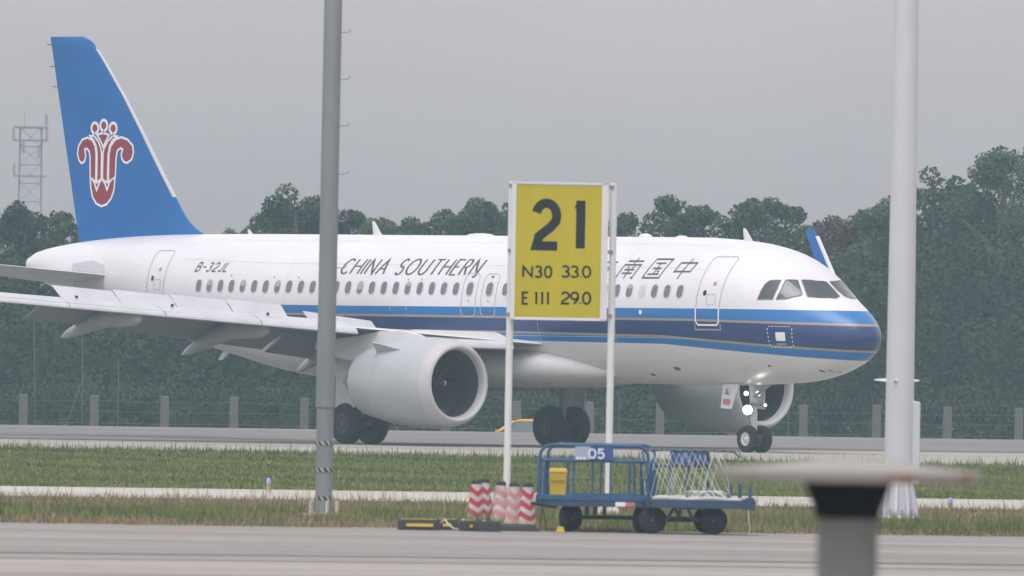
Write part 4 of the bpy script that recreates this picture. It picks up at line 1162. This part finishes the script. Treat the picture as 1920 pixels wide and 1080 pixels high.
def stand_sign():
    Y = 231.5; k = FPX / Y
    pl = at(950, 965, Y); pr = at(1141, 968, Y)
    t = empty('stand_sign', ((pl.x + pr.x) / 2, Y, 0), R(4)); tag(t, 'tall yellow parking stand sign on two white posts reading 21', 'sign')
    X0 = (pl.x + pr.x) / 2
    W = mat('sign_white', (.74, .74, .74), .5, var=.05, scale=2.0); YL = mat('sign_yellow', (.52, .43, .008), .55, var=.06, scale=1.6, stretch=(2.5, 1, .35)); BKG = mat('sign_letter', (.022, .026, .03), .7, spec=.2)
    lx = lambda px, py: at(px, py, Y).x - X0
    ztop = at(1045, 338, Y).z; tilt = 0.0
    for (px) in (950, 1141):
        x = lx(px, 965)
        MB().tube([(x, .12, .02), (x + .004, .12, ztop - .02)], .058, 14).build('post', W, t, smooth=R(40))
        for (dx, dy) in ((-.17, 0), (.17, 0), (0, .17)):
            ang = math.atan2(dy, dx); Mx = Matrix.Translation((x, .12, 0)) @ Matrix.Rotation(ang, 4, 'Z')
            pr_ = [(.03, 0), (.19, 0), (.19, .05), (.10, .30), (.03, .34)]
            MB().loft([[Mx @ Vector((a, .035, b)) for (a, b) in pr_], [Mx @ Vector((a, -.035, b)) for (a, b) in pr_]]).build('foot_gusset', W, t)
        MB().box(x - .2, x + .2, -.06, .30, 0, .02).build('foot_plate', W, t)
    xl, xr = lx(958, 470), lx(1139, 470); zb, zt = at(1045, 600, Y).z, at(1045, 342, Y).z
    panel = MB().box(xl, xr, -.02, .05, zb, zt).build('panel', W, t, bevel=.006)
    f0 = at(965, 598, Y).z
    yx0, yx1, yz0, yz1 = lx(966, 470), lx(1127, 470), at(1045, 595, Y).z, at(1045, 348, Y).z
    MB().box(yx0, yx1, -.024, -.0205, yz0, yz1).build('face', YL, t)
    fr = .03
    for (a, b, c, d) in ((xl, xr, zt - fr, zt + .005), (xl, xr, zb - .005, zb + fr * .6), (xl - .004, yx0, zb, zt), (yx1, xr + .004, zb, zt)):
        MB().box(a, b, -.04, -.0245, c, d).build('frame_rail', W, t)
    for z in (zt - .06, zb + .08, (zt + zb) / 2):
        MB().box(xl - .05, xr + .10, .052, .07, z - .03, z + .03).build('back_bracket', mat('bracket_rust', (.30, .27, .23), .7), t)
    for px in (985, 1105): MB().box(lx(px, 340) - .04, lx(px, 340) + .04, -.03, .04, zt + .006, zt + .02).build('lifting_eye', STEEL, t)
    def put(text, x0, y0, x1, y1, thick, gap):
        h = (y1 - y0) / k; w = (x1 - x0) / k
        pl_ = text_polys(text, h - thick * h, w - thick * h, thick, None, 0, gap, step=.05)
        ox = lx(x0, y1) + thick * h / 2; oz = at((x0 + x1) / 2, y1, Y).z + thick * h / 2
        for ch in pl_: decal('letter', ch, lambda u, v, o: Vector((u + ox, -.0265, v + oz)), 0, BKG, panel)
    put('2', 992, 370, 1054, 472, .215, .2)
    put('1', 1073, 370, 1099, 472, .215, .2)
    put('N30', 978, 497, 1036, 522, .19, .30); put('33.0', 1051, 497, 1109, 522, .19, .16)
    put('E', 977, 546, 992, 572, .19, .25); G['1'] = (.10, [[(.08, 1.05), (.08, -.05)], [(.08, .96), (-.03, .86)]])
    put('111', 1001, 546, 1030, 572, .19, .42); put('29.0', 1050, 546, 1109, 572, .19, .16)
stand_sign()

# blue edge lights
def edge_light(px, Y, label):
    X = gx(px, Y); t = empty('edge_light', (X, Y, 0)); t.scale = (.8, .8, .85); tag(t, label, 'light', 'blue taxiway edge lights')
    MB().lathe([(0, .07), (.02, .07), (.03, .045), (.16, .04), (.17, .06), (.19, .06)], 16, 'z').build('stem', mat('lamp_stem_yellow', (.42, .34, .16), .6, var=.1), t, smooth=R(40))
    MB().lathe([(.19, .05), (.24, .052), (.28, .04), (.30, .02), (.305, .002)], 16, 'z').build('lens', mat('blue_lens', (.22, .26, .62), .15, emit=(.35, .4, 1), estr=.15), t, smooth=R(50))
edge_light(507, 262, 'small blue edge light in the grass left of the tall grey pole')
edge_light(1786, 247.5, 'small blue edge light in the verge right of the white mast')

# foreground column with a wide cap
def vent_column():
    Y = 62.0; k = FPX / Y; X = gx(1594, Y); q = Y / 85.0
    t = empty('capped_column', (X, Y, 0)); tag(t, 'blurred concrete column with a wide rusty cap in the near foreground', 'column')
    ze = at(1594, 893, Y).z
    m = bpy.data.materials.new('cap_concrete'); m.use_nodes = True
    n = m.node_tree.nodes; l = m.node_tree.links; b = n['Principled BSDF']; b.inputs['Roughness'].default_value = .85
    tc = n.new('ShaderNodeTexCoord'); nz = n.new('ShaderNodeTexNoise'); nz.inputs['Scale'].default_value = 4.2; nz.inputs['Detail'].default_value = 4
    l.new(tc.outputs['Object'], nz.inputs['Vector'])
    cr = n.new('ShaderNodeValToRGB'); e = cr.color_ramp.elements; e[0].position = .56; e[0].color = (.27, .265, .245, 1); e[1].position = .66; e[1].color = (.26, .10, .035, 1)
    l.new(nz.outputs[0], cr.inputs[0]); l.new(cr.outputs[0], b.inputs['Base Color'])
    top = mat('cap_top', (.29, .28, .26), .85, var=.08, scale=4)
    sc2 = lambda pr: [(ze + h * q, r * q) for (h, r) in pr]
    MB().lathe(sc2([(.028, .80), (.036, .78), (.07, .45), (.115, .16), (.122, .01)]), 48, 'z').build('cap_roof', top, t, smooth=R(30))
    MB().lathe(sc2([(-.035, .70), (-.03, .80), (.024, .81), (.027, .80)]), 48, 'z').build('cap_rim', m, t, smooth=R(30))
    MB().lathe(sc2([(-.255, .19), (-.20, .205), (-.036, .265)]), 40, 'z').build('collar', mat('collar_black', (.012, .013, .013), .9, spec=.1), t, smooth=R(30))
    MB().lathe([(0, .20 * q), (.6, .19 * q), (ze - .256 * q, .182 * q)], 40, 'z').build('shaft', mat('column_grey', (.21, .22, .21), .85, var=.22, scale=4, stretch=(2, 2, .6)), t, smooth=R(40))
vent_column()

# ------------------------------------------------------------------ cones, chocks, carts
CR = mat('cone_red', (.44, .035, .065), .7, var=.25, scale=8); CW = mat('cone_white', (.52, .48, .46), .8, var=.22, scale=7); CB = mat('cone_black', (.02, .022, .024), .8)
CP = mat('cone_faded_pink', (.58, .25, .27), .6, var=.1)
def cone(px, py_base, label, fade=False, rz=0.0, bz=0.0, h=.69, rr=(.142, .082), up=0.0):
    """chevron cone: octagonal sleeve on a heavy black base"""
    Y = 2.65 * FPX / (py_base - (662.9 + .01763 * (px - 960))); X = gx(px, Y)
    t = empty('traffic_cone', (X, Y, 0), rz); tag(t, label, 'cone', 'striped cones by the stand sign')
    MB().box(-.23, .23, -.23, .23, 0, .055).build('base', CB, t, bevel=.015)
    n = 24; z0, z1 = .055, h - .06
    rad = lambda z: rr[0] + (rr[1] - rr[0]) * (z - z0) / (z1 - z0)
    MB().lathe([(z0, rad(z0)), (z1, rad(z1))], n, 'z').build('sleeve', CW, t, smooth=R(40))
    red = CP if fade else CR
    MB().lathe([(z0 + .001, rad(z0) + .006), (z0 + .06, rad(z0 + .06) + .006)], n, 'z', closed=True).build('skirt', mat('cone_skirt', (.48, .43, .28), .8, var=.25, scale=9), t, smooth=R(40))
    for zc in (.19, .355, .52):
        vs = []; amp = .045
        N = 48
        for j in range(N + 1):
            a = 2 * math.pi * j / N; tri = 1 - 2 * abs(((j / N * 2.5 + .12) % 1) * 2 - 1)
            for d in (-.042, .042):
                z = min(z1, max(z0, zc + amp * tri + d)); r_ = rad(z) + .004
                vs.append((r_ * math.cos(a), r_ * math.sin(a), z))
        MB().add(vs, [(2 * j, 2 * j + 2, 2 * j + 3, 2 * j + 1) for j in range(N)]).build('chevron', red, t, smooth=R(60))
    MB().lathe([(z1, rr[1] + .004), (h - .02, rr[1] * .92), (h, rr[1] * .7)], n, 'z').build('cap', CB, t, smooth=R(40))
    return t
cone(897, 984, 'leftmost red and white chevron cone of the five by the sign', rz=.2)
cone(912, 981, 'second cone from the left, half hidden behind the leftmost cone', rz=.5)
cone(943, 987, 'faded pink and white cone in the middle, before the left sign post', True, .7)
cone(968, 990, 'faded cone second from the right, just right of the sign post', True, .1)
cone(993, 991, 'rightmost chevron cone of the five, nearest to the blue cart', rz=.35)

ROPE = mat('rope', (.62, .60, .55), .8); CHY = mat('chock_yellow', (.58, .42, .06), .6, var=.15)
def chock(px, py, L, rz, label, stripes=True, rope=True):
    Y = 2.65 * FPX / (py - (662.9 + .01763 * (px - 960))); X = gx(px, Y)
    t = empty('wheel_chock', (X, Y, .012), rz); tag(t, label, 'chock', 'chocks lying on the apron edge')
    pr = [(-.12, 0), (.12, 0), (.07, .13), (.03, .155), (-.03, .155), (-.07, .13)]
    MB().loft([[Vector((-L / 2, a, b)) for (a, b) in pr], [Vector((L / 2, a, b)) for (a, b) in pr]]).build('block', CB, t, bevel=.012)
    if stripes:
        MB().box(-L / 2 + .12, L / 2 - .10, -.125, -.085, .05, .095).build('stripe', CHY, t)
        MB().box(-L / 2 + .05, L / 2 - .05, -.03, .03, .156, .166).build('ridge_strip', CHY, t)
    if rope:
        MB().tube([(L / 2, 0, .10), (L / 2 + .08, -.08, .16), (L / 2 + .12, -.12, .10), (L / 2 + .2, -.16, .03), (L / 2 + .3, -.1, .02)], .012, 6).build('rope', ROPE, t)
    return t
chock(790, 995, .62, .05, 'leftmost black chock with yellow stripes and a worn grey middle')
chock(843, 995, .34, -.08, 'middle black and yellow chock between the leftmost one and the cones')
chock(884, 997, .26, .25, 'short yellow topped chock by the white rope loop')
chock(921, 998, .36, 0, 'plain black block lying before the leftmost cones', False, False)
def mat_plate():
    Y = 209.8; X = gx(975, Y); t = tag(MB().loft([[Vector((-.36, -.25, 0)), Vector((.36, -.25, 0)), Vector((.30, .25, 0)), Vector((-.30, .25, 0))], [Vector((-.32, -.2, .07)), Vector((.24, -.2, .07)), Vector((.22, .2, .10)), Vector((-.28, .2, .10))]]).build('rubber_ramp', CB, None, bevel=.01), 'low black rubber ramp lying in front of the right hand cones', 'ramp')
    t.location = (X, Y, .013)
mat_plate()
YC = 208.3
tag(MB().loft([[Vector((-.07, -.06, 0)), Vector((.07, -.06, 0)), Vector((.04, -.06, .09)), Vector((-.04, -.06, .09))], [Vector((-.07, .06, 0)), Vector((.07, .06, 0)), Vector((.04, .06, .09)), Vector((-.04, .06, .09))]]).build('yellow_chock', CHY, None, bevel=.008), 'small yellow chock at the left wheel of the blue cart', 'chock').location = (gx(1056, YC), YC, .012)
tag(MB().tube([(0, 0, .15), (.06, 0, .6), (.02, 0, .42), (.1, .02, .02)], .008, 5).build('loose_cable', CB, None), 'thin dark cable hanging beside the left end of the blue cart', 'cable').location = (gx(1018, 209.5), 209.5, 0)

CBL = mat('cart_blue', (.020, .075, .165), .55, var=.3, scale=5); CBD = mat('cart_deck_blue', (.026, .06, .11), .6, var=.2, scale=3); CK = mat('cart_black', (.018, .02, .022), .7)
def cart_wheel(t, x, y, r, rz, name='wheel'):
    o = MB().lathe([(-.075, .08), (-.075, r * .82), (-.05, r * .97), (0, r), (.05, r * .97), (.075, r * .82), (.075, .08)], 28, 'y').build(name, RUB, t, smooth=R(40))
    o.location = (x, y, r); o.rotation_euler = (0, 0, rz)
    MB().lathe([(-.078, .09), (-.055, .075), (-.06, .03), (-.085, .028), (-.085, .002)], 18, 'y', closed=True).build('hub', HUBD, o, smooth=R(40))
    MB().lathe([(.078, .09), (.055, .075), (.06, .03), (.085, .028), (.085, .002)], 18, 'y', closed=True).build('hub', HUBD, o, smooth=R(40))
    return o
def hoop(t, pts, r=.022, name='rail', m_=CBL):
    return MB().tube(pts, r, 8).build(name, m_, t, smooth=R(50))
def rr_hoop(x0, x1, z0, z1, rad, fn):
    pts = [(x0, z0)] + [(x0 + rad - rad * math.cos(a), z1 - rad + rad * math.sin(a)) for a in [R(15 * i) for i in range(7)]] + [(x1 - rad + rad * math.sin(a), z1 - rad + rad * math.cos(a)) for a in [R(15 * i) for i in range(7)]] + [(x1, z0)]
    return [fn(a, b) for (a, b) in pts]

def cart_a():
    Y = 209.6; sc_ = FPX / Y; X = gx(1117, Y)
    t = empty('baggage_cart', (X, Y, .012), R(-3)); tag(t, 'blue tubular baggage cart numbered 05 carrying a yellow bin', 'cart', 'blue baggage carts')
    W = .825; Lg = 2.3; zd = .50
    MB().box(-W, W, 0, Lg, zd - .06, zd).build('deck', CBD, t, bevel=.01)
    MB().box(-W, W, -.04, -.002, zd - .035, zd + .05).build('end_beam', CBL, t, bevel=.008); MB().box(-W + .02, W - .02, -.030, -.002, zd - .12, zd - .037).build('chassis_beam', CBD, t)
    MB().box(-W, W, Lg + .002, Lg + .04, zd - .11, zd + .06).build('end_beam', CBL, t, bevel=.008)
    for s_ in (-1, 1): MB().box(s_ * (W + .002) - (.0 if s_ > 0 else .04), s_ * (W + .002) + (.04 if s_ > 0 else 0), 0, Lg, zd - .10, zd + .04).build('side_beam', CBL, t)
    for y in (-.02, Lg + .02):
        hoop(t, rr_hoop(-W + .02, W - .02, zd, 1.29, .17, lambda a, b: (a, y, b)), .024, 'end_hoop')
        hoop(t, [(-W + .02, y, 1.06), (W - .02, y, 1.06)], .020, 'mid_rail')
        for x in ((-.30, -.02, .25, .53) if y < 0 else (-.5, 0, .5)): hoop(t, [(x, y, zd), (x, y, 1.06)], .018, 'upright')
    # left side closed by a short hoop at each end, the right side by a full hoop
    for (y0, y1, xs) in ((.0, .62, -W), (Lg - .62, Lg, -W), (0, .62, W), (Lg - .62, Lg, W)):
        hoop(t, rr_hoop(y0 + .01, y1, zd, 1.05, .12, lambda a, b: (xs, a, b)), .018, 'side_hoop')
        hoop(t, [(xs, y0, .86), (xs, y1, .86)], .015, 'side_rail')
    MB().box(-.285, -.06, -.055, -.03, 1.075, 1.275).build('plate', mat('plate_grey', (.34, .37, .46), .5, var=.1), t)
    pb = MB().box(-.058, .285, -.055, -.03, 1.075, 1.275).build('number_plate', mat('plate_blue', (.035, .07, .26), .5), t)
    polys = text_polys('05', .13, .22, .19, None, 0, .24)
    for ch in polys: decal('letter', ch, lambda u, v, o: Vector((u - .075, -.0575, v + 1.105)), 0, mat('plate_white', (.72, .74, .78), .5), pb)
    for i in range(3): decal('letter', [rrect(-.245 + .05 * i, 1.10, .03, .04, .008, 2)], lambda u, v, o: Vector((u, -.0575, v)), 0, EWHITE, t)
    for (x0, x1, m_) in ((.33, .48, EWHITE), (.482, .62, REDM)):
        MB().box(x0, x1, -.036, -.031, zd - .11, zd - .045).build('reflector', m_, t)
    for (x, y) in ((-.40, .35), (.70, .35), (-.40, Lg - .4), (.70, Lg - .4)):
        cart_wheel(t, x, y, .20, R(72) if y < 1 else R(60))
        MB().box(x - .07, x + .07, y - .05, y + .05, .36, zd - .061).build('wheel_bracket', CK, t)
        MB().box(x - .03, x + .03, y - .13, y - .10, .18, .38).build('fork', CK, t)
    MB().box(-.45, .75, .30, .40, .19, .25).build('axle', CK, t)
    for x in (-.10, .02, .16): MB().box(x - .03, x + .03, .1, .16, .26, zd - .061).build('hanger', CK, t)
    MB().tube([(-.55, -.02, .36), (-.78, -.12, .40), (-.92, -.18, .42)], .025, 8).build('tow_pin', CK, t)
    return t
cart_a()
def yellow_bin():
    Y = 210.2; X = gx(1050, Y)
    t = empty('yellow_bin', (X, Y, .52), R(-3)); tag(t, 'dented yellow plastic bin standing in the cart numbered 05', 'bin')
    YB = mat('bin_yellow', (.62, .43, .035), .5, var=.12, scale=4)
    MB().loft([[(-.11, -.1, 0), (.11, -.1, 0), (.11, .1, 0), (-.11, .1, 0)], [(-.125, -.11, .22), (.125, -.11, .22), (.125, .11, .22), (-.125, .11, .22)], [(-.13, -.12, .36), (.13, -.12, .36), (.13, .12, .36), (-.13, .12, .36)]]).build('body', YB, t, bevel=.015)
    MB().loft([[(-.14, -.13, .362), (.14, -.13, .362), (.14, .13, .362), (-.14, .13, .362)], [(-.12, -.11, .43), (.12, -.11, .43), (.12, .11, .43), (-.12, .11, .43)]]).build('lid', YB, t, bevel=.015)
    MB().box(-.12, .12, -.128, -.121, .24, .262).build('rib', mat('bin_rib', (.45, .30, .03), .5), t)
yellow_bin()

def cart_b():
    Y = 209.0; X = gx(1320, Y)
    t = empty('baggage_cart', (X, Y, .012), R(4)); tag(t, 'blue flatbed baggage cart with a white net over its frame', 'cart', 'blue baggage carts')
    W = .76; Lg = 1.9; zd = .50
    MB().box(-W, W, 0, Lg, zd - .05, zd).build('deck', CBD, t, bevel=.01)
    MB().box(-W, W, -.04, -.002, zd - .11, zd + .015).build('end_beam', CBD, t, bevel=.008)
    for s_ in (-1, 1): MB().box(s_ * (W + .022) - .02, s_ * (W + .022) + .02, 0, Lg, zd - .11, zd + .02).build('side_beam', CBD, t)
    yb = Lg - .04
    hoop(t, rr_hoop(-W + .02, .24, zd, 1.235, .05, lambda a, b: (a, yb, b)), .022, 'end_hoop')
    hoop(t, [(-W + .02, yb, 1.0), (.24, yb, 1.0)], .02, 'mid_rail'); hoop(t, [(.22, yb, 1.235), (.62, yb, 1.225), (.70, yb, 1.16)], .014, 'top_rail')
    for x in (-.60, -.33, -.06): hoop(t, [(x, yb, zd), (x, yb, 1.0)], .018, 'upright')
    hoop(t, rr_hoop(.5, Lg - .06, zd, 1.05, .14, lambda a, b: (-W, a, b)), .02, 'side_hoop')
    hoop(t, [(-W, .5, .80), (-W, Lg - .06, .80)], .016, 'side_rail')
    MB().box(-.33, .22, yb - .06, yb - .03, 1.02, 1.22).build('plate', mat('plate_mid_blue', (.022, .085, .21), .5, var=.12), t)
    for (x, h) in ((W - .02, .20), (W - .02, .24), (W - .02, .18), (W - .25, .22)):
        pass
    for (x, y, h) in ((.72, .06, .22), (.62, .7, .26), (.52, 1.3, .24)): hoop(t, [(x, y, zd), (x + .01, y, zd + h)], .026, 'stake')
    MB().box(.66, .78, -.06, .08, zd - .13, zd + .06).build('corner_block', CBD, t, bevel=.01)
    for (x, y) in ((-.70, .30), (.21, .30), (-.70, Lg - .35), (.21, Lg - .35)):
        cart_wheel(t, x, y, .205, R(-4))
        MB().box(x - .04, x + .04, y - .12, y + .12, .37, zd - .051).build('wheel_bracket', CK, t)
        for s_ in (-.1, .1): MB().tube([(x, y + s_, .38), (x + .02, y + s_, .20)], .02, 6).build('fork', CK, t)
    MB().box(-.68, .36, .26, .34, .18, .26).build('axle', CK, t)
    for (a, b) in ((-.52, -.38), (-.34, -.30), (-.30, -.42), (-.12, -.22)):
        MB().tube([(b, .05, zd - .06), (a, .05, .20)], .028, 6).build('strut', CK, t)
    MB().box(-.40, .12, .0, .10, zd - .13, zd - .052).build('turntable', CBD, t)
    return t
cart_b()
# white cargo net hanging over the second cart
def cargo_net():
    Y = 209.0; X = gx(1320, Y)
    NT = mat('net_cord', (.60, .60, .56), .8); RP = mat('net_rope', (.13, .13, .13), .8)
    t = empty('cargo_net', (X, Y, .512), R(4)); tag(t, 'white cord cargo net draped over the flatbed cart frame', 'net')
    mb = MB()
    def pt(u, v):   # u along the frame, v down from the top rope and forward over the deck
        z = .72 - .70 * v + .03 * math.sin(u * 9); y = 1.80 - .95 * v ** 1.4 + .05 * math.sin(u * 7 + v * 3)
        return Vector((u, y, max(.012, z)))
    for i in range(17):
        u0 = -.74 + .074 * i + rng.uniform(-.03, .03)
        for d in (.30 + rng.uniform(-.05, .05), -.28 + rng.uniform(-.05, .05)):
            pts = [pt(max(-.76, min(.5, u0 + d * k / 7)), k / 7) for k in range(8)]
            mb.tube(pts, .0032, 4)
    mb.build('mesh', NT, t)
    pts = [Vector((-.74 + 1.46 * i / 30, 1.80, .735 + .012 * math.sin(i * 2.1) - (.10 * max(0, (i - 27) / 3) ** 2))) for i in range(31)]
    MB().tube(pts, .016, 6).build('head_rope', RP, t, smooth=R(60))
    MB().tube([Vector((-.72 + .11 * i, .15 + .04 * math.sin(i * 1.9), .03 + .012 * math.sin(i))) for i in range(13)], .028, 6).build('bundle', NT, t, smooth=R(60))
    mb = MB()
    for k in range(16):
        a = rng.uniform(0, 6.28); c = Vector((-.12 + .5 * rng.uniform(), .45 + .4 * rng.uniform(), .02))
        pts = [c + Vector((.12 * math.cos(a + q), .12 * math.sin(a + q), .07 * math.sin(q * 1.3) + .05)) for q in (0, .7, 1.4, 2.1, 2.8)]
        mb.tube(pts, .012, 5)
    mb.build('heap', NT, t)
    MB().tube([(.70, -.03, .0), (.69, -.07, -.2), (.72, -.07, -.40), (.70, -.07, -.49)], .006, 5).build('loose_cord', NT, t)
cargo_net()

# ------------------------------------------------------------------ haze
hz = MB().box(-700, 700, -300, 1420, -2.4, 27)
ho = hz.build('haze', None); tag(ho, 'thin pale grey haze filling the airfield air', 'haze', kind='stuff')
hm = bpy.data.materials.new('haze_air'); hm.use_nodes = True
n = hm.node_tree.nodes; n.remove(n['Principled BSDF'])
pv = n.new('ShaderNodeVolumePrincipled'); pv.inputs['Color'].default_value = (.60, .87, 1, 1); pv.inputs['Density'].default_value = 0.00031; pv.inputs['Anisotropy'].default_value = 0.2
hm.node_tree.links.new(pv.outputs[0], n['Material Output'].inputs['Volume'])
ho.data.materials.append(hm)
